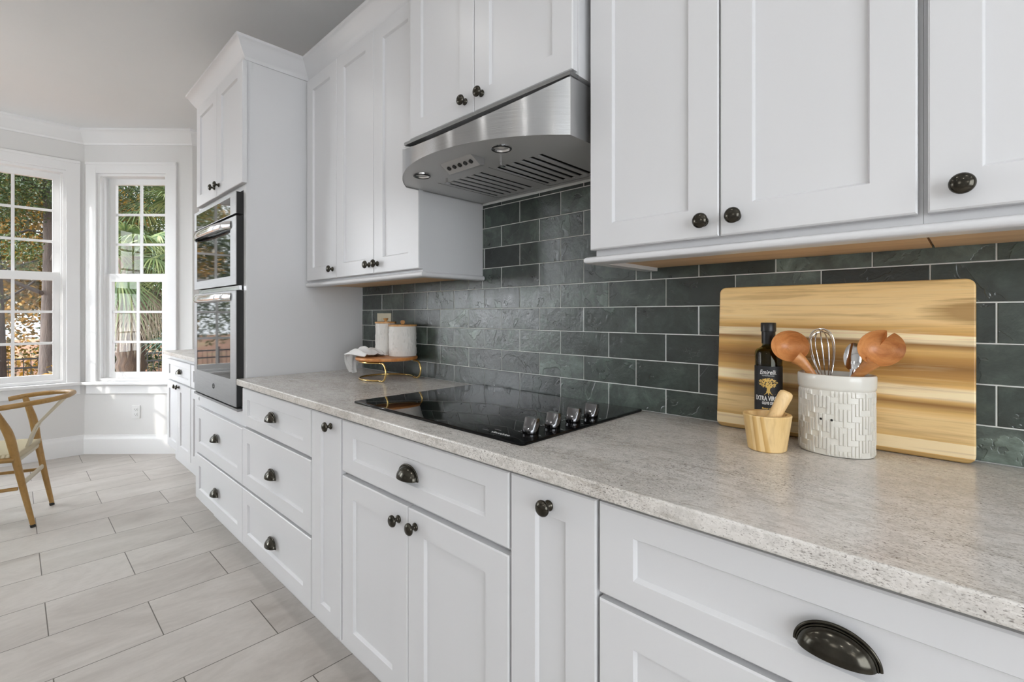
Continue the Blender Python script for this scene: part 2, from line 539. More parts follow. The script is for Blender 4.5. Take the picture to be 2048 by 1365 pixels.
M_barkgrey = m_bark('pale_grey_bark', (.08, .075, .075), (.19, .18, .18))
M_barkpalm = m_bark('fibrous_palm_bark', (.018, .010, .006), (.07, .040, .022))
def m_leaf(name, a, b, c, trans=.35):
    m = NT(name)
    r = m.n('ShaderNodeNewGeometry')
    c_ = m.ramp(r.outputs['Random Per Island'], [(.0, a), (.5, b), (1.0, c)])
    m.set(Base_Color=c_, Roughness=.55)
    tr = m.n('ShaderNodeBsdfTranslucent', Color=c_)
    mx = m.n('ShaderNodeMixShader', i0=trans, i1=m.b.outputs[0], i2=tr.outputs[0])
    m.t.links.new(mx.outputs[0], m.t.nodes['Material Output'].inputs['Surface'])
    return m.mat
M_leafdark = m_leaf('dark_oak_leaf', (.010, .024, .006), (.026, .050, .012), (.085, .10, .022))
M_leafgold = m_leaf('autumn_gold_leaf', (.035, .040, .008), (.15, .085, .012), (.36, .19, .025))
M_leafmid = m_leaf('mid_green_leaf', (.016, .036, .006), (.04, .072, .014), (.14, .13, .025))
M_frond = m_leaf('palm_frond_green', (.028, .055, .018), (.075, .115, .038), (.20, .22, .085), .3)
M_frondteal = m_leaf('palm_frond_blue_green', (.022, .06, .045), (.045, .092, .068), (.09, .14, .10), .3)
M_fronddry = m_leaf('dry_palm_frond', (.14, .105, .07), (.22, .18, .125), (.34, .29, .22), .25)
def m_ground():
    m = NT('brown_leaf_litter')
    n = m.noise(9, 6, .75)
    c = m.ramp(n, [(.32, (.022, .008, .004)), (.47, (.11, .038, .013)), (.60, (.24, .10, .038)), (.75, (.40, .22, .10))])
    g = m.noise(.5, 3)
    c = m.mix(m.ramp(g, [(.5, 0.0), (.65, .5)]), c, (.18, .17, .06))
    m.set(Base_Color=c, Roughness=.95); m.bump(n, .8, .05)
    return m.mat
M_ground = m_ground()
M_fence = flat('black_fence_metal', (.012, .012, .013), .4)

# ------------------------------------------------------------------ the room shell
CEIL = 2.812
A0 = (-5.585, -.94)          # corner between the west wall and the angled bay wall
W_LEN = 2.08
B0 = (A0[0], A0[1]-W_LEN)
S2 = math.sqrt(.5)
W1_LEN = .93
A1 = (A0[0]+S2*W1_LEN, A0[1]+S2*W1_LEN)
W2_LEN = 1.40
B1 = (B0[0]+S2*W2_LEN, B0[1]-S2*W2_LEN)
YS, XE = -5.0, 2.3
room = [(XE, 0.0), (A1[0], 0.0), A1, A0, B0, B1, (B1[0], YS), (XE, YS)]

mb = MB(); mb.prism(list(reversed(room)), -.12, 0.0)
struct(mb.build('floor', M_floor, smooth=0), 'pale grey staggered plank-shaped tile floor')
mb = MB(); mb.prism(list(reversed(room)), CEIL, CEIL+.1)
struct(mb.build('ceiling', M_ceil, smooth=0), 'plain pale grey painted ceiling')

def wall_frame(P, d):
    """local frame on a wall: s along d, o outward (left of d), z up"""
    n = (-d[1], d[0])
    return lambda p: (P[0]+d[0]*p[0]+n[0]*p[1], P[1]+d[1]*p[0]+n[1]*p[1], p[2])
TH = .125
def wall(name, P, Q, openings, label, out=1):
    L = math.hypot(Q[0]-P[0], Q[1]-P[1]); d = ((Q[0]-P[0])/L, (Q[1]-P[1])/L)
    mb = MB(wall_frame(P, d))
    o0, o1 = (0, TH) if out > 0 else (-TH, 0)
    s = 0.0
    for (a, b, z0, z1) in sorted(openings):
        mb.box(s, a, o0, o1, 0, CEIL)
        if z0 > 0: mb.box(a, b, o0, o1, 0, z0)
        mb.box(a, b, o0, o1, z1, CEIL)
        s = b
    mb.box(s, L, o0, o1, 0, CEIL)
    o = mb.build(name, M_wall, smooth=0, recalc=False)
    bm = bmesh.new(); bm.from_mesh(o.data); bmesh.ops.recalc_face_normals(bm, faces=bm.faces); bm.to_mesh(o.data); bm.free()
    struct(o, label); return d
ZL, ZH = .636, 2.445
OP1 = (.115, .715)
OP2 = (.40, 1.27)
OPA, OPB = (.115, .985), (1.095, 1.965)
d1 = wall('wall_northwest', A0, A1, [(*OP1, ZL, ZH)], 'angled bay wall with the narrow window')
# west wall runs from A0 south to B0; outward is -x = right of d, so mirror
dw = wall('wall_west', A0, B0, [(*OPA, ZL, ZH), (*OPB, ZL, ZH)], 'bay wall with the wide window', out=-1)
dsw = wall('wall_southwest', B0, B1, [(*OP2, ZL, ZH)], 'far angled bay wall out of frame', out=-1)
wall('wall_alcove', A1, (A1[0], 0.0), [], 'short return wall beside the bay')
wall('wall_north', (A1[0], 0.0), (XE, 0.0), [], 'kitchen wall behind the cabinets')
wall('wall_east', (XE, 0.0), (XE, YS), [(1.0, 3.6, .6, 2.3)], 'kitchen end wall with an opening added for light from the east')  # unseen opening added so the eastern sky lights the kitchen
wall('wall_south', (B1[0], YS), (XE, YS), [], 'wall opposite the cabinets', out=-1)
wall('wall_bay', B1, (B1[0], YS), [], 'short wall south of the bay', out=-1)

# room crown and baseboard
crown_prof = [(0, CEIL-.118), (.012, CEIL-.118), (.016, CEIL-.104), (.035, CEIL-.085), (.062, CEIL-.040), (.080, CEIL-.022), (.088, CEIL-.018), (.088, CEIL), (0, CEIL)]
mb = MB(); mb.sweep([(-3.35, 0.0), (A1[0], 0.0), A1, A0, B0, B1, (B1[0], YS)], crown_prof, side=-1)
struct(mb.build('trim_1', M_trim, smooth=25), 'white crown moulding round the bay ceiling')
base_prof = [(0, 0), (.016, 0), (.016, .125), (.012, .14), (.008, .148), (.006, .165), (0, .168)]
mb = MB(); mb.sweep([(A1[0], -.10), A1, A0, B0, B1, (B1[0], YS)], base_prof, side=-1)
struct(mb.build('baseboard_west', M_trim, smooth=25), 'tall white baseboard round the bay')

def window(name, P, d, spans, out, label, cols):
    f = wall_frame(P, d)
    g = (lambda p: f((p[0], p[1]*out, p[2])))          # o>0 is outdoors
    a, b = spans[0][0], spans[-1][1]
    mb = MB(g)
    cw = .088
    # casing: two jamb legs, head, mullion covers
    mb.box(a-cw, a, -.022, 0, .632, ZH+.095)
    mb.box(b, b+cw, -.022, 0, .632, ZH+.095)
    mb.box(a, b, -.022, 0, ZH, ZH+.095)
    mb.box(a-cw-.0, b+cw+.0, -.030, -.022, ZH+.072, ZH+.095)
    for i in range(len(spans)-1):
        mb.box(spans[i][1], spans[i+1][0], -.022, 0, .632, ZH)
    fr = mb.build('window_frame' if False else name, M_trim, smooth=0, bevel=.003)
    struct(fr, label, 'window')
    # jamb liners
    mb = MB(g)
    for (s0, s1) in spans:
        mb.box(s0, s0+.022, 0, TH-.01, ZL, ZH); mb.box(s1-.022, s1, 0, TH-.01, ZL, ZH)
        mb.box(s0+.022, s1-.022, 0, TH-.01, ZH-.022, ZH); mb.box(s0+.022, s1-.022, 0, TH, ZL-.004, ZL+.022)
        mb.box(s0+.022, s0+.036, .03, .048, ZL, ZH); mb.box(s1-.036, s1-.022, .03, .048, ZL, ZH)
        mb.box(s0+.022, s0+.036, .082, .088, ZL, ZH); mb.box(s1-.036, s1-.022, .082, .088, ZL, ZH)
    mb.build('window_jamb', M_trim, fr, smooth=0)
    mb = MB(g); mb.box(a-cw-.03, b+cw+.03, -.055, .03, .606, .634)
    mb.build('window_sill', M_trim, fr, smooth=0, bevel=.006)
    mb = MB(g); mb.box(a-cw, b+cw, -.018, 0, .525, .606)
    mb.build('apron', M_trim, fr, smooth=0, bevel=.003)
    for (s0, s1) in spans:
        for nm, o0, o1, z0, z1, gz0, gz1 in (('lower_sash', .049, .081, ZL+.022, 1.575, .706, 1.505), ('upper_sash', .089, .121, 1.515, ZH-.022, 1.575, 2.372)):
            x0, x1 = s0+.024, s1-.024
            st = .058
            mb = MB(g)
            mb.box(x0, x0+st, o0, o1, z0, z1); mb.box(x1-st, x1, o0, o1, z0, z1)
            mb.box(x0+st, x1-st, o0, o1, z0, gz0); mb.box(x0+st, x1-st, o0, o1, gz1, z1)
            gx0, gx1 = x0+st, x1-st
            for c in range(1, cols):
                xm = gx0+(gx1-gx0)*c/cols
                mb.box(xm-.0105, xm+.0105, (o0+o1)/2-.006, (o0+o1)/2+.006, gz0, gz1)
            for r_ in (1, 2):
                zm = gz0+(gz1-gz0)*r_/3
                mb.box(gx0, gx1, (o0+o1)/2-.0055, (o0+o1)/2+.0055, zm-.0105, zm+.0105)
            sa_ = mb.build(nm, M_trim, fr, smooth=0)
            mb = MB(g); om = (o0+o1)/2
            mb.box(gx0-.003, gx1+.003, om-.002, om+.002, gz0-.003, gz1+.003)
            mb.build('pane', M_pane, sa_, smooth=0)
    return fr
window('window_1', A0, dw, [OPA, OPB], -1, 'wide double-hung bay window at the left edge', 3)
window('window_2', A0, d1, [OP1], 1, 'narrow double-hung window beside the wall oven', 2)
window('window_3', B0, dsw, [OP2], -1, 'double-hung window in the far side of the bay, out of the picture', 3)

# wall outlet under the narrow window
f = wall_frame(A0, d1)
t = thing('wall_outlet', 'white duplex outlet low on the bay wall under the narrow window', 'outlet', f((.447, 0, .30)))
mb = MB(f); mb.box(.412, .482, -.006, -.0005, .307, .423); mb.build('cover_plate', M_outlet, t, smooth=0, bevel=.002)
mb = MB(f)
for zc in (.344, .386):
    mb.box(.432, .462, -.009, -.006, zc-.014, zc+.014)
rc = mb.build('receptacle', M_outlet, t, smooth=0, bevel=.003)
for zc in (.344, .386):
    mb = MB(f)
    mb.box(.439, .4415, -.0095, -.009, zc-.002, zc+.007); mb.box(.4525, .455, -.0095, -.009, zc-.002, zc+.007)
    mb.box(.445, .449, -.0095, -.009, zc-.010, zc-.006)
    mb.build('socket_marking', M_dark, rc, smooth=0)

# ------------------------------------------------------------------ backsplash
def backsplash():
    mb = MB(); tones = []
    XL, XR, ZB, ZT = -2.48, .55, .9145, 1.372
    y_g, y_t = -.0072, -.0085
    def tile(x0, x1, z0, z1):
        g = .0013
        x0 += g; x1 -= g; z0 += g; z1 -= g
        if x1-x0 < .004 or z1-z0 < .004: return
        y = y_t - random.uniform(-.0008, .0010); c = .0012
        v = [(x0, y_g, z0), (x1, y_g, z0), (x1, y_g, z1), (x0, y_g, z1),
             (x0+c, y, z0+c), (x1-c, y, z0+c), (x1-c, y, z1-c), (x0+c, y, z1-c)]
        mb.add(v, [(4,5,6,7), (0,1,5,4), (1,2,6,5), (2,3,7,6), (3,0,4,7)], 1)
        tn = random.choice([.12, .3, .4, .5, .6, .75, .95])+random.uniform(-.1, .1)
        tones.extend([(max(0, min(1, tn)), random.random(), random.random())]*5)
    rows = range(-4, 6)
    for k in rows:
        z0, z1 = 1.239+k*.0835, 1.239+(k+1)*.0835
        x = -.667 + (0 if k % 2 == 0 else .1003) - .2007*14
        while x < XR:
            a, b = x, x+.2007; pend = []
            def clip(a, b, z0, z1, X0, X1, Z0, Z1):
                a, b, z0_, z1_ = max(a, X0), min(b, X1), max(z0, Z0), min(z1, Z1)
                if b-a > .0005 and z1_-z0_ > .004: pend.append((a, b, z0_, z1_))
            clip(a, b, z0, z1, XL, -1.482, ZB, ZT)
            clip(a, b, z0, z1, -1.482, -.716, ZB, 1.671)
            clip(a, b, z0, z1, -.716, XR, ZB, ZT)
            # join the pieces of one tile again where their heights agree
            pend.sort(); out = []
            for q in pend:
                if out and abs(out[-1][1]-q[0]) < 1e-6 and abs(out[-1][2]-q[2]) < 1e-6 and abs(out[-1][3]-q[3]) < 1e-6: out[-1] = (out[-1][0], q[1], q[2], q[3])
                else: out.append(q)
            for q in out: tile(*q)
            x += .2007
    ng = len(mb.f)
    mb.box(XL, XR, y_g+.0001, 0, ZB, ZT, 0)
    mb.box(-1.482, -.716, y_g+.0001, 0, ZT, 1.679, 0)
    tones.extend([(0, 0, 0)]*12)
    o = mb.build('wall_backsplash', [M_grout, M_slate], smooth=0, recalc=False)
    at = o.data.color_attributes.new('tile_tone', 'FLOAT_COLOR', 'CORNER')
    for p in o.data.polygons:
        for li in p.loop_indices: at.data[li].color = (*tones[p.index], 1)
    struct(o, 'dark green slate brick-pattern backsplash', 'backsplash')
backsplash()

# ------------------------------------------------------------------ cabinet parts
def shaker(x0, x1, z0, z1, yf, parent, name='door', th=.021, sx=.066, sz=.062, dep=.009):
    mb = MB(); c = .0028
    def ring(ix, iz, y): return [(x0+ix, y, z0+iz), (x1-ix, y, z0+iz), (x1-ix, y, z1-iz), (x0+ix, y, z1-iz)]
    w = .0052
    rings = [ring(0, 0, yf+th), ring(0, 0, yf+c), ring(c, c, yf), ring(sx, sz, yf), ring(sx+.0008, sz+.0012, yf+.0015), ring(sx+.0036, sz+w, yf+dep)]
    v = sum(rings, []); fs = [(3, 2, 1, 0)]
    for i in range(len(rings)-1):
        for j in range(4):
            fs.append((i*4+j, i*4+(j+1) % 4, (i+1)*4+(j+1) % 4, (i+1)*4+j))
    k = (len(rings)-1)*4
    fs.append((k, k+1, k+2, k+3))
    mb.add(v, fs)
    return mb.build(name, M_cab, parent, smooth=0)
KN = [(0, .0), (.0105, .0), (.0112, .0015), (.0108, .0035), (.0075, .0055), (.0055, .008), (.0052, .013), (.0065, .0155), (.0125, .0175), (.0160, .0195), (.0166, .0215),
      (.0158, .0245), (.0130, .0275), (.0085, .0295), (.004, .0303), (0, .0305)]
def knob(x, z, yf, parent):
    mb = MB(); mb.lathe(KN, (x, yf-.0003, z), (0, -1, 0), 28)
    return mb.build('knob', M_bronze, parent, smooth=50)
def cup_pull(x, z, yf, parent, a=.0425, b=.027, c=.034):
    mb = MB(); nth, nph = 29, 11
    for sc, e in ((1.0, 1), (.93, -1)):
        def fn(u, w, sc=sc):
            th = PI*u; ph = PI/2*w
            return (x - a*sc*math.cos(th), yf - b*sc*math.sin(th)**.8*math.cos(ph), z + c*sc*math.sin(th)*math.sin(ph))
        mb.grid(nth, nph, fn)
    # rim flange along the drawer face, following the arch
    path = [(x - (a+.0028)*math.cos(PI*i/28), yf-.0022, z + (c+.0028)*math.sin(PI*i/28)) for i in range(29)]
    mb.tube(path, .0024, 8)
    path = [(x - (a+.0002)*math.cos(PI*i/28), yf-.0052, z + (c+.0002)*math.sin(PI*i/28)) for i in range(29)]
    mb.tube(path, .0013, 6)
    return mb.build('cup_pull', M_bronze, parent, smooth=60, recalc=False)

YB, YD = -.607, -.630      # base body front, door face
def base_body(t, x0, x1, yb=YB, z1=.8835, zk=.115, toe=.075):
    mb = MB(); mb.box(x0, x1, yb, -.010, zk, z1); mb.build('body', M_cab, t, smooth=0)
    mb = MB(); mb.box(x0, x1, yb+toe, -.010, .001, zk); mb.build('toe_kick', M_cab, t, smooth=0)

# --- cabinets below the worktop
t = thing('base_cabinet', 'white three-drawer base cabinet beside the wall oven', 'cabinet', (-2.097, -.31, 0), 'white base cabinets under the worktop')
base_body(t, -2.479, -1.716)
for z0, z1, zp in ((.700, .872, .776), (.417, .687, .540), (.147, .405, .258)):
    d = shaker(-2.460, -1.719, z0, z1, YD, t, 'drawer', sz=.048 if z1 > .8 else .062)
    cup_pull(-2.092, zp-.003, YD, d)

t = thing('base_cabinet', 'narrow white pull-out cabinet left of the cooktop drawer', 'cabinet', (-1.60, -.31, 0), 'white base cabinets under the worktop')
base_body(t, -1.714, -1.487)
d = shaker(-1.711, -1.493, .145, .872, YD, t, 'door', sx=.072)
knob(-1.560, .838, YD, d)

t = thing('base_cabinet', 'white base cabinet with one drawer and two doors under the cooktop', 'cabinet', (-1.10, -.31, 0), 'white base cabinets under the worktop')
base_body(t, -1.485, -.722)
d = shaker(-1.482, -.7245, .705, .872, YD, t, 'drawer', sx=.074, sz=.048)
cup_pull(-1.103, .770, YD, d)
d = shaker(-1.482, -1.1095, .145, .690, YD, t, 'door', sx=.073)
knob(-1.150, .646, YD, d)
d = shaker(-1.1065, -.7245, .145, .690, YD, t, 'door', sx=.073)
knob(-1.070, .648, YD, d)

t = thing('base_cabinet', 'narrow white pull-out cabinet right of the cooktop drawer', 'cabinet', (-.61, -.31, 0), 'white base cabinets under the worktop')
base_body(t, -.720, -.4975)
d = shaker(-.7185, -.500, .145, .872, YD, t, 'door', sx=.070)
knob(-.611, .832, YD, d)

t = thing('base_cabinet', 'wide white drawer cabinet nearest the camera under the utensil crock', 'cabinet', (-.12, -.31, 0), 'white base cabinets under the worktop')
base_body(t, -.4955, .262)
for z0, z1, zp in ((.7055, .872, .772), (.417, .695, .545), (.147, .405, .258)):
    d = shaker(-.4935, .259, z0, z1, YD, t, 'drawer', sx=.070, sz=.046 if z1 > .8 else .062)
    cup_pull(-.128, zp, YD, d, a=.0445)

# --- worktop
mb = MB(); mb.box(-2.4775, .60, -.651, -.0095, .8845, .914)
tag(mb.build('worktop', M_granite, smooth=0, bevel=.004, seg=3, org=(-1.1, -.33, .8845)), 'long grey speckled granite worktop with eased edge', 'worktop')

# --- tall oven cabinet
t = thing('oven_cabinet', 'tall white cabinet housing the wall oven with doors above and drawers below', 'cabinet', (-2.89, -.30, 0))
mb = MB()
XA, XB = -3.305, -2.482
mb.box(XA, XA+.02, YB, -.001, .115, 2.43); mb.box(XB-.02, XB, YB, -.001, .115, 2.43)
mb.box(XA+.02, XB-.02, YB, -.001, .115, .755); mb.box(XA+.02, XB-.02, YB, -.001, 1.812, 2.43)
mb.box(XA+.02, XB-.02, -.02, -.001, .755, 1.812)
mb.box(XA+.02, -3.270, YB, -.59, .755, 1.812); mb.box(-2.518, XB-.02, YB, -.59, .755, 1.812)
mb.box(XB, XB+.003, YB, -.582, .9145, 2.42)
mb.build('body', M_cab, t, smooth=0)
mb = MB(); mb.box(XA, XB, YB+.075, -.001, .001, .115); mb.build('toe_kick', M_cab, t, smooth=0)
for x0, x1, xk in ((-3.262, -2.8645, -2.905), (-2.8615, -2.464, -2.824)):
    d = shaker(x0, x1, 1.836, 2.412, YD, t, 'door', sx=.068)
    knob(xk, 1.888, YD, d)
for z0, z1, zp in ((.417, .680, .548), (.147, .405, .262)):
    d = shaker(-3.285, -2.4625, z0, z1, YD, t, 'drawer', sx=.07)
    cup_pull(-2.885, zp-.004, YD, d)

# --- cabinet crown that runs over the tall cabinet and the left wall cabinets
cp = [(0.0005, 2.42), (.006, 2.42), (.010, 2.43), (.012, 2.436), (.020, 2.446), (.034, 2.468), (.046, 2.490), (.052, 2.495), (.058, 2.500), (.058, 2.512), (.0005, 2.512)]
mb = MB(); mb.sweep([(XA, -.001), (XA, YB), (XB, YB), (XB, -.307), (-1.490, -.307)], cp, side=1)
tag(mb.build('crown_moulding', M_cab, smooth=25, org=(-2.6, -.4, 2.42)), 'white cabinet crown moulding stepping from the oven cabinet to the wall cabinets', 'moulding')

# --- wall cabinets
YU, YUD = -.309, -.333
def wall_body(t, x0, x1, z0=1.376, z1=2.43, yb=YU):
    mb = MB(); mb.box(x0, x1, yb, -.001, z0, z1); mb.build('body', M_cab, t, smooth=0)
    mb = MB(); mb.box(x0+.002, x1-.002, yb+.022, -.012, z0-.009, z0-.0005); mb.build('bottom_panel', M_ply, t, smooth=0)
t = thing('wall_cabinet', 'white single-door wall cabinet against the tall oven cabinet', 'cabinet', (-2.29, -.16, 1.378), 'white wall cabinets')
wall_body(t, -2.4785, -2.1035)
d = shaker(-2.450, -2.1295, 1.386, 2.405, YUD, t, 'door', sx=.066)
knob(-2.165, 1.428, YUD, d)
t = thing('wall_cabinet', 'white two-door wall cabinet left of the range hood', 'cabinet', (-1.79, -.16, 1.378), 'white wall cabinets')
wall_body(t, -2.1015, -1.4845)
d = shaker(-2.126, -1.7995, 1.386, 2.405, YUD, t, 'door', sx=.066); knob(-1.832, 1.424, YUD, d)
d = shaker(-1.7965, -1.4790, 1.386, 2.405, YUD, t, 'door', sx=.068); knob(-1.766, 1.424, YUD, d)
t = thing('wall_cabinet', 'white two-door cabinet above the range hood', 'cabinet', (-1.11, -.18, 1.838), 'white wall cabinets')
mb = MB(); mb.box(-1.4815, -.7400, -.350, -.001, 1.838, 2.62); mb.build('body', M_cab, t, smooth=0)
d = shaker(-1.478, -1.1295, 1.850, 2.60, -.372, t, 'door', sx=.068); knob(-1.168, 1.894, -.372, d)
d = shaker(-1.1265, -.7450, 1.850, 2.60, -.372, t, 'door', sx=.068); knob(-1.090, 1.896, -.372, d)
t = thing('wall_cabinet', 'white two-door wall cabinet above the cutting board', 'cabinet', (-.39, -.16, 1.378), 'white wall cabinets')
wall_body(t, -.7135, -.0592, 1.366)
d = shaker(-.718, -.3895, 1.382, 2.52, YUD, t, 'door', sx=.066); knob(-.421, 1.416, YUD, d)
d = shaker(-.3865, -.0655, 1.382, 2.52, YUD, t, 'door', sx=.064); knob(-.354, 1.418, YUD, d)
t = thing('wall_cabinet', 'white wall cabinet at the right edge of the picture', 'cabinet', (.13, -.16, 1.378), 'white wall cabinets')
wall_body(t, -.0588, .330, 1.366)
d = shaker(-.0525, .318, 1.382, 2.52, YUD, t, 'door', sx=.064); knob(-.011, 1.418, YUD, d)
# light rails under the wall cabinets
def bead(z0, z1, p):
    zm, hh = (z0+z1)/2, (z1-z0)/2
    return [(-.022, z1-.0005), (-.022, z0)]+[(p-hh+hh*math.cos(R(-90+18*k)), zm+hh*math.sin(R(-90+18*k))*.98) for k in range(11)]
mb = MB(); mb.sweep([(-2.478, YU-.0005), (-1.4835, YU-.0005), (-1.4835, -.013)], bead(1.3555, 1.3755, .020), side=1)
tag(mb.build('light_rail', M_cab, smooth=40, org=(-1.98, -.3, 1.357)), 'white rounded light rail under the wall cabinets left of the hood', 'moulding')
mb = MB(); mb.sweep([(-.7135, -.013), (-.7135, YU-.0005), (.330, YU-.0005)], bead(1.3465, 1.3655, .024), side=1)
tag(mb.build('light_rail', M_cab, smooth=40, org=(-.2, -.3, 1.357)), 'white rounded light rail under the wall cabinets above the cutting board', 'moulding')

# ------------------------------------------------------------------ far cabinets by the bay
for nm, x0, x1, lab in ((0, -4.86, -4.095, 'white base cabinet with drawer and doors under the far pale counter by the window'),
                        (1, -4.093, -3.308, 'white base cabinet half hidden behind the tall oven cabinet')):
    t = thing('base_cabinet', lab, 'cabinet', ((x0+x1)/2, -.25, 0), 'far base cabinets')
    mb = MB(); mb.box(x0, x1, -.455, -.001, .13, .885); mb.build('body', M_cab, t, smooth=0)
    mb = MB(); mb.box(x0, x1, -.42, -.001, .001, .13); mb.build('toe_kick', M_cab, t, smooth=0)
    xm = (x0+x1)/2
    d = shaker(x0+.008, x1-.008, .690, .850, -.478, t, 'drawer', sx=.06, sz=.04); cup_pull(xm+.05, .755, -.478, d)
    d = shaker(x0+.008, xm-.0015, .135, .675, -.478, t, 'door', sx=.06); knob(xm-.04, .650, -.478, d)
    d = shaker(xm+.0015, x1-.008, .135, .675, -.478, t, 'door', sx=.06); knob(xm+.04, .650, -.478, d)
mb = MB(); mb.box(-4.885, -3.308, -.505, -.001, .8855, .914)
tag(mb.build('worktop', M_granite, smooth=0, bevel=.004, org=(-4.1, -.25, .8855)), 'short pale granite worktop between the window bay and the tall oven cabinet', 'worktop')
t = thing('lidded_dish', 'small white lidded dish on the far counter beside the tall oven cabinet', 'dish', (-4.06, -.36, .914))
mb = MB(); mb.lathe([(0, .0), (.050, 0), (.056, .006), (.058, .022), (.055, .024), (0, .024)], (-4.06, -.36, .9145)); mb.build('bowl', M_outlet, t, smooth=40)
mb = MB(); mb.lathe([(0, .027), (.054, .027), (.058, .030), (.058, .044), (.050, .052), (0, .054)], (-4.06, -.36, .9145)); mb.build('lid', M_outlet, t, smooth=40)

# ------------------------------------------------------------------ wall oven
def oven():
    t = thing('wall_oven', 'stainless steel double wall oven in the tall cabinet', 'oven', (-2.893, -.33, .77))
    x0, x1 = -3.268, -2.520
    yf = -.640
    mb = MB(); mb.box(x0+.01, x1-.01, -.606, -.04, .772, 1.80); mb.build('oven_body', M_blk, t, smooth=0)
    # control panel
    mb = MB(); mb.box(x0, x1, yf+.004, -.609, 1.697, 1.801); cpn = mb.build('control_panel', [M_blk], t, smooth=0)
    mb = MB()
    mb.box(x0, x1, yf, yf+.004, 1.697, 1.7005); mb.box(x0, x1, yf, yf+.004, 1.785, 1.801)
    mb.box(x0, x0+.045, yf, yf+.004, 1.7005, 1.785); mb.box(x1-.085, x1, yf, yf+.004, 1.7005, 1.785)
    mb.build('panel_frame', M_steel, cpn, smooth=0)
    mb = MB(); mb.box(x0+.045, x1-.085, yf+.0005, yf+.0035, 1.7005, 1.785); mb.build('display_glass', M_ovenglass, cpn, smooth=0)
    def door(nm, z0, z1, gz0, gz1, hz):
        mb = MB(); mb.box(x0, x1, yf+.004, -.609, z0, z1)
        d = mb.build(nm, M_blk, t, smooth=0)
        d['label'] = 'stainless framed oven door with smoked glass'
        gx0, gx1 = x0+.055, x1-.085
        mb = MB()
        mb.box(x0, x1, yf, yf+.004, z0, gz0); mb.box(x0, x1, yf, yf+.004, gz1, z1)
        mb.box(x0, gx0, yf, yf+.004, gz0, gz1); mb.box(gx1, x1, yf, yf+.004, gz0, gz1)
        mb.build('door_frame', M_steel, d, smooth=0)
        mb = MB(); mb.box(gx0, gx1, yf+.0008, yf+.0036, gz0, gz1); mb.build('door_glass', M_ovenglass, d, smooth=0)
        # bowed handle bar
        n = 21; L = gx1-gx0+.03
        mb = MB()
        pts = []
        for i in range(n):
            u = i/(n-1)
            pts.append((gx0-.015+L*u, yf-.001-.036*(1-abs(2*u-1)**4), hz))
        mb.tube(pts, .019, 12, up=(0, 1, 0), flat=.34)
        mb.build('handle', M_chrome, d, smooth=40)
        return d
    door('upper_door', 1.358, 1.686, 1.402, 1.640, 1.650)
    dl = door('lower_door', .774, 1.330, .900, 1.278, 1.300)
    mb = MB()
    mb.tube([(-2.885+.014*math.cos(a), yf-.0008, .838+.014*math.sin(a)) for a in [2*PI*i/24 for i in range(24)]], .0012, 6, closed=True)
    for k in range(3):
        a = k*2.1+.4
        mb.tube([(-2.885+.009*math.cos(a+s*.5), yf-.0008, .838+.009*math.sin(a+s*.5)*(1-.3*abs(s))) for s in (-1, -.5, 0, .5, 1)], .0010, 6)
    mb.build('badge', M_blk, dl, smooth=40)
    mb = MB(); mb.box(x0+.03, x1-.01, -.625, -.609, 1.334, 1.354)
    vt = mb.build('vent_rail', M_chrome, t, smooth=0)
    mb = MB(); mb.box(x0, x1+.03, -.642, -.609, .757, .768); mb.build('bottom_trim', M_steel, t, smooth=0)
oven()

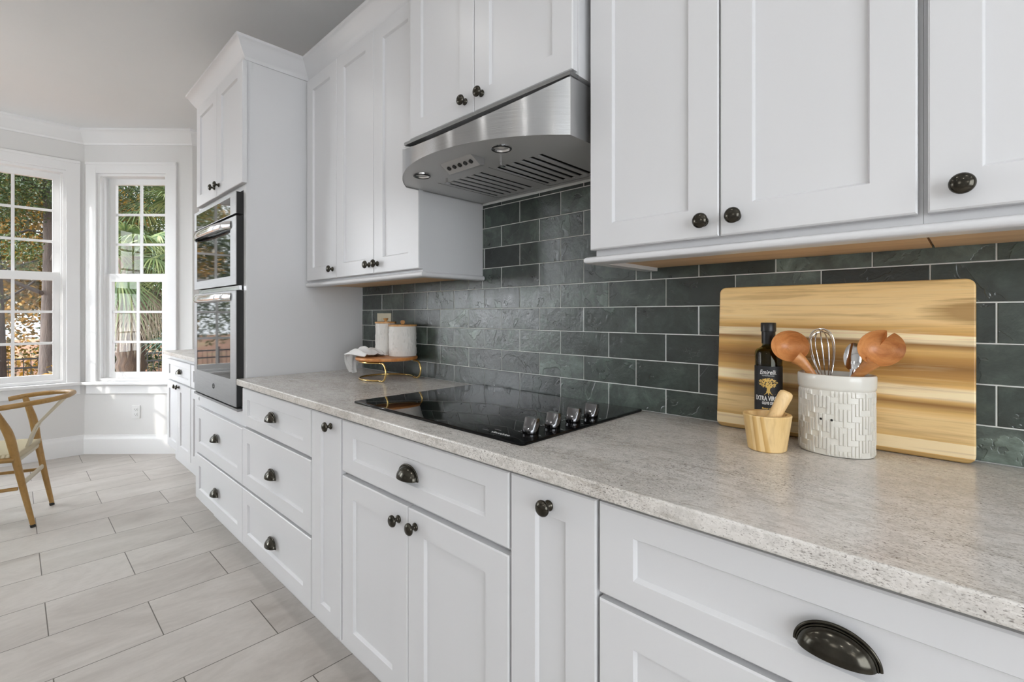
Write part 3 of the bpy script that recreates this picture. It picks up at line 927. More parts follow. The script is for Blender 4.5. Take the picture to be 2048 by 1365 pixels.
# ------------------------------------------------------------------ cooktop
def cooktop():
    t = thing('cooktop', 'black glass electric cooktop set in the granite worktop', 'cooktop', (-1.127, -.30, .9142))
    x0, x1, y0, y1 = -1.518, -.737, -.573, -.016
    def rrect(ins, r, z):
        pts = []
        for cx, cy, a0 in ((x1-ins-r, y1-ins-r, 0), (x0+ins+r, y1-ins-r, 90), (x0+ins+r, y0+ins+r, 180), (x1-ins-r, y0+ins+r, 270)):
            for k in range(5):
                a = R(a0+k*22.5); pts.append((cx+r*math.cos(a), cy+r*math.sin(a), z))
        return pts
    mb = MB(); rs = [rrect(.001, .012, .9143), rrect(0, .012, .918), rrect(.0015, .012, .9205), rrect(.005, .010, .9212)]
    n = len(rs[0]); fs = [tuple(reversed(range(n)))]
    for i in range(3):
        fs += [(i*n+j, i*n+(j+1) % n, (i+1)*n+(j+1) % n, (i+1)*n+j) for j in range(n)]
    fs.append(tuple(range(3*n, 4*n)))
    mb.add(sum(rs, []), fs); mb.build('glass_top', M_blackglass, t, smooth=30)
    zt = .9213
    for i, y in enumerate((-.488, -.402, -.313, -.227)):
        kx = -.787
        mb = MB(); m_ = 32
        def sect(rx, ry, p, z, dy=0.0):
            out = []
            for j in range(m_):
                a = 2*PI*j/m_; c, s_ = math.cos(a), math.sin(a)
                out.append((kx+rx*math.copysign(abs(c)**p, c), y+dy+ry*math.copysign(abs(s_)**p, s_), z))
            return out
        S = [sect(.0195, .0195, 1, zt), sect(.0205, .0205, 1, zt+.003), sect(.0205, .0205, 1, zt+.010), sect(.0203, .0180, .80, zt+.0125, .002),
             sect(.0200, .0120, .40, zt+.024, .005), sect(.0195, .0085, .28, zt+.036, .007), sect(.0185, .0075, .28, zt+.0378, .007)]
        fs = [tuple(reversed(range(m_)))]
        for a in range(len(S)-1):
            fs += [(a*m_+j, a*m_+(j+1) % m_, (a+1)*m_+(j+1) % m_, (a+1)*m_+j) for j in range(m_)]
        fs.append(tuple(range((len(S)-1)*m_, len(S)*m_)))
        mb.add(sum(S, []), fs); mb.build('knob', M_knobmetal, t, smooth=32)
        for dx, dy in ((-.033, .004), (-.033, -.006), (.030, .0)):
            mb = MB(); mb.box(kx+dx-.003, kx+dx+.003, y+dy-.0006, y+dy+.0006, zt, zt+.0002)
            mb.build('dial_marking', M_greyink, t, smooth=0)
    # small script lettering and two tick lines near the front edge
    mb = MB(); pts = [(-.868+.0011*i, -.545+.0035*math.sin(i*.9)+(.004 if i % 9 == 0 else 0), zt+.0003) for i in range(58)]
    mb.tube(pts, .0007, 5)
    mb.box(-.905, -.883, -.5405, -.5395, zt, zt+.0002); mb.box(-.880, -.858, -.5205, -.5195, zt, zt+.0002)
    mb.build('lettering', M_greyink, t, smooth=0)
cooktop()

# ------------------------------------------------------------------ range hood
def hood():
    t = thing('range_hood', 'stainless steel range hood with a bowed front above the cooktop', 'hood', (-1.11, -.042, 1.685))
    xl, xr, ys, yc = -1.4795, -.7420, -.385, -.545
    hc = (xr-xl)/2; sag = ys-yc; Rr = (hc*hc+sag*sag)/(2*sag); cx = (xl+xr)/2; cy = yc+Rr
    am = math.asin(hc/Rr)
    NA = 40
    arc = [(cx-Rr*math.sin(am*(1-2*i/NA)), cy-Rr*math.cos(am*(1-2*i/NA))) for i in range(NA+1)]
    zb = 1.675
    yt0, zt0 = -.352, 1.836
    def ztop(y): return 1.826 - (ys-y)*.68
    # curved front band
    mb = MB()
    n = len(arc)
    v = [(x, y, zb) for x, y in arc]+[(x, y, ztop(y)) for x, y in arc]
    v += [(x, y+.0015, zb) for x, y in arc]
    fs = [(i, i+1, n+i+1, n+i) for i in range(n-1)]
    # sides
    b = len(v)
    v += [(xl, ys, zb), (xl, -.010, zb), (xl, -.010, 1.826), (xl, yt0, 1.826), (xl, ys, ztop(ys))]
    v += [(xr, ys, zb), (xr, -.010, zb), (xr, -.010, 1.826), (xr, yt0, 1.826), (xr, ys, ztop(ys))]
    mb.add(v, fs)
    mb.add(v[b:], [(0, 4, 3, 2, 1), (5, 6, 7, 8, 9)], 1)
    # sloped top skin and flat top
    v = [(x, y, ztop(y)) for x, y in arc]+[(x, yt0, 1.826) for x, y in arc]+[(x, -.010, 1.826) for x, y in arc]
    fs = [(i, i+1, n+i+1, n+i) for i in range(n-1)]+[(n+i, n+i+1, 2*n+i+1, 2*n+i) for i in range(n-1)]
    mb.add(v, fs, 2)
    mb.build('shell', [M_hood, M_sidesteel, M_toplip], t, smooth=25)
    # lip strip under the cabinet doors
    mb = MB(); mb.box(xl-.004, xr+.004, -.392, -.353, 1.8265, 1.8365)
    mb.build('top_lip', M_steel, t, smooth=0)
    # underside with two filter openings
    zi = zb+.004
    mb = MB()
    fx = [(-1.362, -1.148), (-1.102, -.890)]; fy0, fy1 = -.334, -.030
    # front plate (between the arc and y=fy0)
    v = [(x, min(y, fy0-.0), zi) for x, y in arc]+[(x, fy0, zi) for x, y in arc]
    mb.add(v, [(i, i+1, n+i+1, n+i) for i in range(n-1)])
    xs = [xl, fx[0][0], fx[0][1], fx[1][0], fx[1][1], xr]
    for a in (0, 2, 4):
        mb.quad((xs[a], fy0, zi), (xs[a+1], fy0, zi), (xs[a+1], -.010, zi), (xs[a], -.010, zi))
    for a in (1, 3):
        mb.quad((xs[a], fy1, zi), (xs[a+1], fy1, zi), (xs[a+1], -.010, zi), (xs[a], -.010, zi))
    mb.build('underside', M_dsteel, t, smooth=0)
    mb = MB(); mb.box(xl+.002, xr-.002, fy0, -.012, zi+.016, zi+.018); mb.build('filter_shade_sheet', M_dark, t, smooth=0)  # near-black sheet painting the shade behind the filter slots
    for (a, b_) in fx:
        mb = MB(); zf = zi+.001; nsl = 6
        mb.box(a, b_, fy0, fy0+.022, zf, zf+.004); mb.box(a, b_, fy1-.02, fy1, zf, zf+.004)
        w = (b_-a); pitch = w/nsl
        for k in range(nsl+1):
            xx = a+pitch*k
            x_0, x_1 = max(a, xx-pitch*.27), min(b_, xx+pitch*.27)
            mb.box(x_0, x_1, fy0+.022, fy1-.02, zf, zf+.004)
        fl = mb.build('baffle_filter', M_dsteel, t, smooth=0, bevel=.001)
        mb = MB(); px = a+.075
        mb.tube([(px, fy0-.018, zi-.001), (px, fy0-.018, zi-.014)], .004, 12); mb.box(px-.006, px+.006, fy0-.022, fy0-.004, zi-.017, zi-.014)
        mb.build('latch', M_chrome, fl, smooth=40)
    for lx, ly in ((-.945, -.432), (-1.321, -.430)):
        mb = MB(); mb.lathe([(.030, 0), (.0295, -.003), (.024, -.004), (.022, -.0005), (.019, .004), (0, .004)], (lx, ly, zi-.0005)); lm = mb.build('lamp', M_chrome, t, smooth=40)
        mb = MB(); mb.lathe([(0.0, -.001), (.009, -.0005), (.013, .002), (.016, .0035), (0, .0036)], (lx, ly, zi)); mb.build('bulb_lens', M_outlet, lm, smooth=40)
        mb = MB(); mb.tube([(lx+.0265*math.cos(a), ly+.0265*math.sin(a), zi-.0042) for a in [2*PI*i/36 for i in range(36)]], .0022, 6, closed=True); mb.build('gasket', M_blk, lm, smooth=40)
    # slanted switch block
    mb = MB(); xa, xb = -1.187, -1.045
    v = [(xa, -.458, zi), (xb, -.458, zi), (xb, -.404, zi), (xa, -.404, zi), (xa, -.420, zi-.024), (xb, -.420, zi-.024), (xb, -.406, zi-.022), (xa, -.406, zi-.022)]
    mb.add(v, [(0,1,5,4), (4,5,6,7), (7,6,2,3), (0,4,7,3), (1,2,6,5)]); cb = mb.build('switch_block', M_sidesteel, t, smooth=0)
    for k in range(5):
        u = (k+.8)/5.6; bx = xa+(xb-xa)*u
        mb = MB(); mb.lathe([(0, 0), (.0072, 0), (.0068, .003), (0, .0034)], (bx, -.4385, zi-.0124), (0, -.534, -.845), 14); mb.build('button', M_blk, cb, smooth=40)
hood()

# ------------------------------------------------------------------ cutting board
t = thing('cutting_board', 'large striped acacia cutting board leaning on the slate backsplash', 'board')
mb = MB()
rad = .016; w_, h_, th_ = .506, .373, .019
pts = []
for cx_, cz_, a0 in ((w_/2-rad, h_-rad, 0), (-w_/2+rad, h_-rad, 90), (-w_/2+rad, rad, 180), (w_/2-rad, rad, 270)):
    for k in range(7):
        a = R(a0+k*15); pts.append((cx_+rad*math.cos(a), cz_+rad*math.sin(a)))
n = len(pts)
v = [(x, 0, z) for x, z in pts]+[(x, th_, z) for x, z in pts]
mb.add(v, [tuple(range(n)), tuple(reversed(range(n, 2*n)))]+[(i, (i+1) % n, n+(i+1) % n, n+i) for i in range(n)])
mb.build('board', M_board, t, smooth=30, bevel=.003, org=(0, 0, 0))
t.location = (-.247, -.052, .9155); t.rotation_euler = (R(-3.6), 0, R(0))

# ------------------------------------------------------------------ oil bottle
def bottle():
    bx, by, z0 = -.358, -.0985, .9145
    t = thing('oil_bottle', 'dark green olive oil bottle with black label in front of the cutting board', 'bottle', (bx, by, z0))
    rb = .0300
    prof = [(0, .002), (.024, 0), (.0285, .002), (rb, .006), (rb, .205), (.0292, .2105), (.0262, .2155), (.0180, .2195), (.0138, .224), (.0130, .232), (.0130, .250)]
    mb = MB(); mb.lathe(prof, (bx, by, z0), n=48)
    inner = [(.0108, .250), (.0108, .230), (.0155, .2172), (.0240, .2130), (.0272, .2080), (.0278, .198), (.0278, .008), (0, .007)]
    mb.lathe([prof[-1]]+inner, (bx, by, z0), n=48)
    mb.build('glass', M_bottle, t, smooth=40)
    mb = MB(); mb.lathe([(.0150, .229), (.0152, .258), (.0168, .259), (.0168, .2785), (.0158, .2800), (0, .2802)], (bx, by, z0), n=36); mb.build('cap', M_blk, t, smooth=35)
    lb0, lb1 = .012, .176
    mb = MB(); mb.lathe([(rb+.0004, lb0), (rb+.0004, lb1)], (bx, by, z0), n=64); lab = mb.build('label', M_label, t, smooth=60)
    ang0 = math.atan2(-1.374-by, 0-bx)
    rr = rb+.0007
    def wrap(x, y, zz):
        a = ang0+x/rr          # +x on the label runs to the viewer's right
        return (bx+rr*math.cos(a), by+rr*math.sin(a), z0+zz+y)
    def write(body, size, zz, mat, name, **k):
        v, f = text_mesh(body, size, **k)
        mb = MB(); mb.add([wrap(p[0]-.001, p[1], zz) for p in v], f); mb.build(name, mat, lab, smooth=0, recalc=False)
    write('Emirelli.', .0150, .1615, M_white_ink, 'brand_lettering', bold=.0001, shear=.25, sx=.78)
    write('THE MEDITERRANEAN', .0030, .1535, M_white_ink, 'small_lettering', sx=.9)
    write('EXTRA VIRGIN', .0150, .0990, M_white_ink, 'title_lettering', bold=.0004, sx=.62)
    write('OLIVE OIL', .0088, .0880, M_white_ink, 'subtitle_lettering', bold=.0003, sx=.66)
    write('flavour of the', .0062, .0755, M_gold_ink, 'gold_lettering', bold=.0002, shear=.3, sx=.8)
    write('early harvest', .0050, .0685, M_white_ink, 'script_lettering', bold=.0002, sx=.8)
    # gold tree
    mb = MB()
    def poly(p): mb.add([wrap(x*1.0, y*.82, .126) for x, y in p], [tuple(range(len(p)))])
    poly([(-.004, -.014), (.003, -.014), (.0035, -.004), (.009, .004), (.006, .005), (.001, .001), (-.003, .006), (-.006, .006), (-.003, -.003)])
    for x0_, y0_, x1_, y1_ in ((-.003, -.013, -.017, -.021), (-.002, -.014, -.010, -.024), (.0, -.014, .001, -.026), (.002, -.014, .010, -.023), (.003, -.013, .016, -.020)):
        dx_, dy_ = y1_-y0_, -(x1_-x0_); l_ = math.hypot(dx_, dy_); dx_, dy_ = dx_/l_*.0016, dy_/l_*.0016
        poly([(x0_-dx_, y0_-dy_), (x0_+dx_, y0_+dy_), (x1_, y1_)])
    rng = random.Random(3)
    for _ in range(190):
        a, q = rng.uniform(0, 2*PI), math.sqrt(rng.random())
        px, py = -.001+.0215*q*math.cos(a), .013+.0135*q*math.sin(a)
        if px > .006 and py < .001: continue
        l_ = rng.uniform(.0016, .0034); b_ = rng.uniform(0, PI); w2 = l_*.42
        c_, s_ = math.cos(b_), math.sin(b_)
        poly([(px-l_*c_, py-l_*s_), (px+w2*s_, py-w2*c_), (px+l_*c_, py+l_*s_), (px-w2*s_, py+w2*c_)])
    mb.build('tree_emblem', M_gold_ink, lab, smooth=0, recalc=False)
bottle()

# ------------------------------------------------------------------ mortar and pestle
mx, my, mz = -.330, -.208, .9145
t = thing('mortar', 'striped bamboo mortar in front of the oil bottle', 'mortar', (mx, my, mz))
mb = MB(); mb.lathe([(0, 0), (.0365, 0), (.0388, .002), (.0485, .074), (.0490, .077), (.0478, .079), (.0395, .079), (.0378, .077), (.0335, .045), (.022, .022), (0, .016)], (mx, my, mz), n=56)
mb.build('bowl', M_mortar, t, smooth=40)
pa, pb = Vector((-.334, -.217, .942)), Vector((-.2935, -.1965, 1.0435))
dirv = (pb-pa); L = dirv.length
mb = MB(); mb.lathe([(0, -.002), (.0085, 0), (.0120, .006), (.0128, .02), (.0130, .06), (.0142, L-.02), (.0146, L-.008), (.0128, L-.001), (.008, L+.002), (0, L+.0025)], pa, dirv, 28)
tag(mb.build('pestle', M_pestle, smooth=45, org=tuple(pa)), 'pale bamboo pestle leaning in the mortar', 'pestle')

# ------------------------------------------------------------------ utensil crock
def crock():
    cx, cy, z0 = -.216, -.121, .9145
    t = thing('utensil_crock', 'oval white ceramic crock with raised geometric relief', 'crock', (cx, cy, z0))
    a, b, H_ = .0700, .0560, .171
    def P(th, r, z): return (cx+(a+r)*math.cos(th), cy+(b+r)*math.sin(th), z0+z)
    NU, NV = 300, 110
    rng = random.Random(5)
    cols, rws = 60, 11
    pat = [[rng.random() < .30 for _ in range(rws)] for _ in range(cols)]
    # stepped relief: vertical ribs broken by little flat steps
    for c in range(cols):
        k = abs((c % 12)-6)
        for r in range(rws):
            pat[c][r] = ((r*2+k) % 7) < 2
    def relief(u, w):
        c = u*cols; ci = int(c) % cols; fr = c-int(c)
        r = w*rws; ri = min(rws-1, int(r))
        if pat[ci][ri]: return -.0003
        return .0021 if .16 < fr < .80 else -.0003
    def fn(u, v):
        th = 2*PI*u; z = .001+v*(H_-.034)
        edge = min(1, v*30, (1-v)*30)
        return P(th, relief(u, v)*edge - .0006, z)
    mb = MB(); mb.grid(NU*2, NV, fn, closeu=True)
    body = mb.build('body', M_ceramic, t, smooth=50, recalc=False)
    n = 80
    prof = [(-.0006, H_-.033), (.0016, H_-.031), (.0026, H_-.026), (.0032, H_-.012), (.0032, H_-.004), (.0018, H_-.0008), (-.001, H_), (-.0040, H_-.0010), (-.0055, H_-.006), (-.006, .012), (-.010, .006)]
    mb = MB(); mb.grid(n, len(prof), lambda u, v: P(2*PI*u, prof[round(v*(len(prof)-1))][0], prof[round(v*(len(prof)-1))][1]), closeu=True)
    k = len(mb.v); mb.add([P(2*PI*i/n, -.010, .006) for i in range(n)], [tuple(range(n))])
    mb.add([P(2*PI*i/n, -.0008, .0008) for i in range(n)], [tuple(reversed(range(n)))])
    mb.build('rim', M_ceramic, t, smooth=50, recalc=False)
    mb = MB()
    for th, z in ((R(256), .077), (R(272), .077)):
        q0 = Vector(P(th, .0018, z)); q1 = Vector(P(th, .0024, z)); dd = (q1-q0)
        mb.lathe([(0, .0003), (.0022, .0002), (.0026, 0)], q0, dd, 10)
    mb.build('glaze_chip', M_dark, t, smooth=0)
crock()

def spoon_head(center, right, upv, a, b, depth, notch=None, th=.0035, nu=48, nv=12):
    """dished oval; right/upv span its plane, normal faces the viewer"""
    Rv = Vector(right).normalized(); Uv = Vector(upv); Uv = (Uv-Rv*Uv.dot(Rv)).normalized(); Nv = Rv.cross(Uv)
    C0 = Vector(center)
    def edge(ang):
        q = 1.0
        if notch:
            dlt = (ang-notch[0]+PI) % (2*PI)-PI
            w = notch[1]
            if abs(dlt) < w: q = 1-notch[2]*(1-abs(dlt)/w)
        return q
    mb = MB()
    def srf(off, dsc):
        def fn(u, v):
            ang = 2*PI*u; q = edge(ang)*v
            x, y = a*q*math.cos(ang), b*q*math.sin(ang)
            z = -depth*dsc*(1-v*v)+off
            return C0+Rv*x+Uv*y+Nv*z
        return fn
    mb.grid(nu, nv, srf(0, 1), closeu=True)
    mb.grid(nu, nv, srf(-th, 1.08), closeu=True)
    e1 = [srf(0, 1)(i/nu, 1) for i in range(nu)]; e2 = [srf(-th, 1.08)(i/nu, 1) for i in range(nu)]
    mb.add(e1+e2, [(i, (i+1) % nu, nu+(i+1) % nu, nu+i) for i in range(nu)])
    return mb
VIEW = Vector((.22, -1.0, .12))      # the utensils face out into the room
# solid wooden spoon
t = thing('wooden_spoon', 'round wooden salad spoon in the left of the crock', 'spoon', (-.262, -.125, .93))
mb = spoon_head((-.3010, -.140, 1.1420), (.975, .22, -.16), (.16, .02, 1), .0385, .0355, .027, th=.0045)
mb.build('bowl', M_spoonwood, t, smooth=60)
mb = MB(); mb.tube([(-.290, -.135, 1.116), (-.279, -.133, 1.108), (-.268, -.129, 1.093), (-.258, -.125, 1.075), (-.222, -.112, .985), (-.200, -.106, .93)], [.016, .0125, .0095, .0090, .0085, .008], 14, up=(.22, -1, .12), flat=.6)
mb.build('handle', M_spoonwood, t, smooth=50)
# slotted wooden fork-spoon
t = thing('wooden_fork', 'wooden salad server with a notched edge in the right of the crock', 'spoon', (-.176, -.12, .93))
mb = spoon_head((-.1345, -.140, 1.1450), (.95, .22, .10), (.30, .0, .95), .0400, .0375, .024, notch=(R(62), R(9.5), .44), th=.0045, nu=288)
mb.build('bowl', M_spoonwood, t, smooth=60)
mb = MB(); mb.tube([(-.148, -.135, 1.117), (-.158, -.133, 1.105), (-.170, -.127, 1.092), (-.180, -.122, 1.078), (-.214, -.110, .99), (-.235, -.105, .93)], [.015, .0120, .0100, .0098, .009, .0085], 14, up=(.22, -1, .12), flat=.6)
mb.build('handle', M_spoonwood, t, smooth=50)
# steel spoon
t = thing('serving_spoon', 'shiny steel serving spoon between the whisk and the notched server', 'spoon', (-.19, -.105, .93))
mb = spoon_head((-.1885, -.100, 1.122), (.96, .22, -.1), (.05, 0, 1), .0165, .0305, .007, th=.0012)
mb.build('bowl', M_chrome, t, smooth=70)
mb = MB(); mb.tube([(-.1885, -.100, 1.094), (-.190, -.102, 1.084), (-.200, -.106, 1.03), (-.214, -.112, .93)], [.0052, .0042, .0036, .0036], 10, up=(.22, -1, .12), flat=.45)
mb.build('handle', M_chrome, t, smooth=50)
# whisk
t = thing('whisk', 'steel balloon whisk standing in the crock', 'whisk', (-.24, -.105, .93))
wtop, wbot = Vector((-.2500, -.100, 1.182)), Vector((-.2360, -.111, 1.060))
axw = (wtop-wbot); Lw = axw.length; axw.normalize()
uw = Vector((1, 0, 0)); uw = (uw-axw*uw.dot(axw)).normalized(); ww = axw.cross(uw)
mb = MB()
for k in range(6):
    a = PI*k/6+.2; dv = uw*math.cos(a)+ww*math.sin(a)
    path = []
    for i in range(41):
        th = 2*PI*i/40; h_ = Lw*(1-math.cos(th))/2; q = h_/Lw
        r_ = .0295*abs(math.sin(th))**.8*(.30+.78*q)*math.copysign(1, math.sin(th))+.003*math.copysign(1, PI-th)*(1-q)
        path.append(wbot+axw*(h_-.0015*k*q)+dv*r_)
    mb.tube(path, .00105, 6)
mb.build('wires', M_chrome, t, smooth=60)
mb = MB(); mb.tube([wbot+axw*.004, wbot-axw*.125], .0075, 14); mb.build('handle', M_chrome, t, smooth=40)

# ------------------------------------------------------------------ cake stand, canisters, towel
SX, SY, SZ = -1.990, -.152, .9145
t = thing('cake_stand', 'round wooden serving stand on a looped brass base in the corner', 'stand', (SX, SY, SZ))
mb = MB(); mb.lathe([(0, .0885), (.132, .0885), (.140, .090), (.1425, .0945), (.1425, .099), (.140, .1035), (0, .1045)], (SX, SY, SZ), n=72)
mb.build('board', M_disc, t, smooth=35)
mb = MB(); pth = []
rr = .124; zb_, zt_ = .0045, .083; open_a = R(48)
top_dir = 0.0      # opening faces +x
path = []
for i in range(41):
    a = open_a+(2*PI-2*open_a)*i/40
    path.append((SX+rr*math.cos(a), SY+rr*math.sin(a), SZ+zb_))
xe, ye = rr*math.cos(open_a), rr*math.sin(open_a)
def bend(sy, up):
    out = []
    for k in range(11):
        a = -PI/2+PI*k/10
        out.append((SX+xe+.028+.030*math.cos(a), SY+sy*ye, SZ+(zb_+zt_)/2+(zt_-zb_)/2*math.sin(a)))
    return out if up else list(reversed(out))
pbase = path
ptop = [(p[0], p[1], SZ+zt_) for p in path]
full = pbase + [(SX+xe+.020, SY-ye, SZ+zb_)] + bend(-1, True) + [(SX+xe+.020, SY-ye, SZ+zt_)] + list(reversed(ptop)) + [(SX+xe+.020, SY+ye, SZ+zt_)] + bend(1, False) + [(SX+xe+.020, SY+ye, SZ+zb_)]
mb.tube(full, .0042, 10, closed=True)
mb.build('brass_base', M_brass, t, smooth=50)

def canister(cx, cy, r, h, label, seed, kb):
    z0 = SZ+.1048
    t = thing('canister', label, 'canister', (cx, cy, z0), 'white canisters on the stand')
    rng = random.Random(seed)
    strokes = [(rng.random(), rng.uniform(.03, .9), rng.uniform(.05, .12)) for _ in range(150)]
    def rel(u, v):
        s_ = 0
        for (a, b, l) in strokes:
            du = (u-a+.5) % 1-.5
            if -.0 < v-b < l and abs(du) < .010: s_ = max(s_, (1-abs(du)/.010)**.6*(1-abs((v-b)/l*2-1)**6))
        return s_*.0021
    mb = MB()
    mb.grid(190, 46, lambda u, v: (cx+(r-.002+rel(u, v))*math.cos(2*PI*u), cy+(r-.002+rel(u, v))*math.sin(2*PI*u), z0+.0005+h*v), closeu=True)
    n = 190
    mb.add([(cx+(r-.002)*math.cos(2*PI*i/n), cy+(r-.002)*math.sin(2*PI*i/n), z0+.0005) for i in range(n)], [tuple(reversed(range(n)))])
    mb.add([(cx+(r-.002)*math.cos(2*PI*i/n), cy+(r-.002)*math.sin(2*PI*i/n), z0+h) for i in range(n)], [tuple(range(n))])
    mb.build('body', M_canister, t, smooth=60, recalc=True)
    mb = MB(); mb.lathe([(0, h+.0004), (r-.001, h+.0004), (r+.0005, h+.002), (r+.0005, h+.0075), (r-.001, h+.009), (0, h+.009)], (cx, cy, z0), n=48)
    ld = mb.build('lid', M_bamboo_lid, t, smooth=35)
    mb = MB()
    if kb: mb.lathe([(0, 0), (.006, 0), (.0095, .006), (.0112, .012), (.0085, .019), (0, .021)], (cx, cy, z0+h+.009), n=24)
    else: mb.lathe([(0, 0), (.007, 0), (.0065, .005), (.0115, .012), (.0125, .015), (.011, .0165), (0, .017)], (cx, cy, z0+h+.009), n=24)
    mb.build('knob', M_bamboo_lid, ld, smooth=45)
canister(-1.952, -.090, .0655, .139, 'shorter textured white canister with wooden lid in front on the stand', 2, True)
canister(-2.066, -.112, .0500, .152, 'taller white canister with wooden lid behind the towel on the stand', 9, False)

# towel
def towel():
    key = [(-1.975, .1170), (-2.005, .1195), (-2.04, .1300), (-2.075, .1370), (-2.105, .1340), (-2.132, .1200), (-2.150, .1020), (-2.165, .0790), (-2.176, .0560), (-2.186, .0330), (-2.190, .0180)]
    def along(t_):
        q = t_*(len(key)-1); i = min(len(key)-2, int(q)); f_ = q-i
        return key[i][0]*(1-f_)+key[i+1][0]*f_, key[i][1]*(1-f_)+key[i+1][1]*f_
    def srf(off):
        def fn(u, v):
            x, z = along(u)
            hang = max(0, (u-.5)*2)
            w = .055+.020*math.sin(u*5)-.018*hang
            y = -.222+(v-.5)*2*w+.010*math.sin(u*7)
            fold = .0065*math.sin(v*13+u*5)+.004*math.sin(v*23-u*9)
            if hang > 0.1: x += fold*1.4; z += .004*math.sin(v*9)
            else: z += fold*(.4+.6*min(1, u*4))+.004
            edge = min(v, 1-v)
            if edge < .12: z -= (.12-edge)/.12*(z-.1085)*.8*(1-min(1, hang*3))
            return (x-off*.3, y, SZ+max(z, .1075 if hang < .05 else .004)+off)
        return fn
    mb = MB(); mb.grid(56, 40, srf(0))
    o = mb.build('towel', M_cloth, smooth=80, recalc=False, org=(-2.05, -.22, SZ+.108))
    s_ = o.modifiers.new('thickness', 'SOLIDIFY'); s_.thickness = .004; s_.offset = 1
    tag(o, 'crumpled white kitchen towel hanging over the stand edge', 'towel')
towel()

# outlet plate behind the canisters
t = thing('outlet_plate', 'almond wall plate on the slate behind the canisters', 'outlet', (-2.245, -.006, 1.11))
mb = MB(); mb.box(-2.312, -2.178, -.014, -.0095, 1.104, 1.221); pl = mb.build('cover_plate', M_beige, t, smooth=0, bevel=.0015)
for rx0 in (-2.292, -2.228):
    mb = MB(); mb.box(rx0, rx0+.030, -.0165, -.014, 1.130, 1.196); mb.build('rocker', M_beige, pl, smooth=0, bevel=.001)

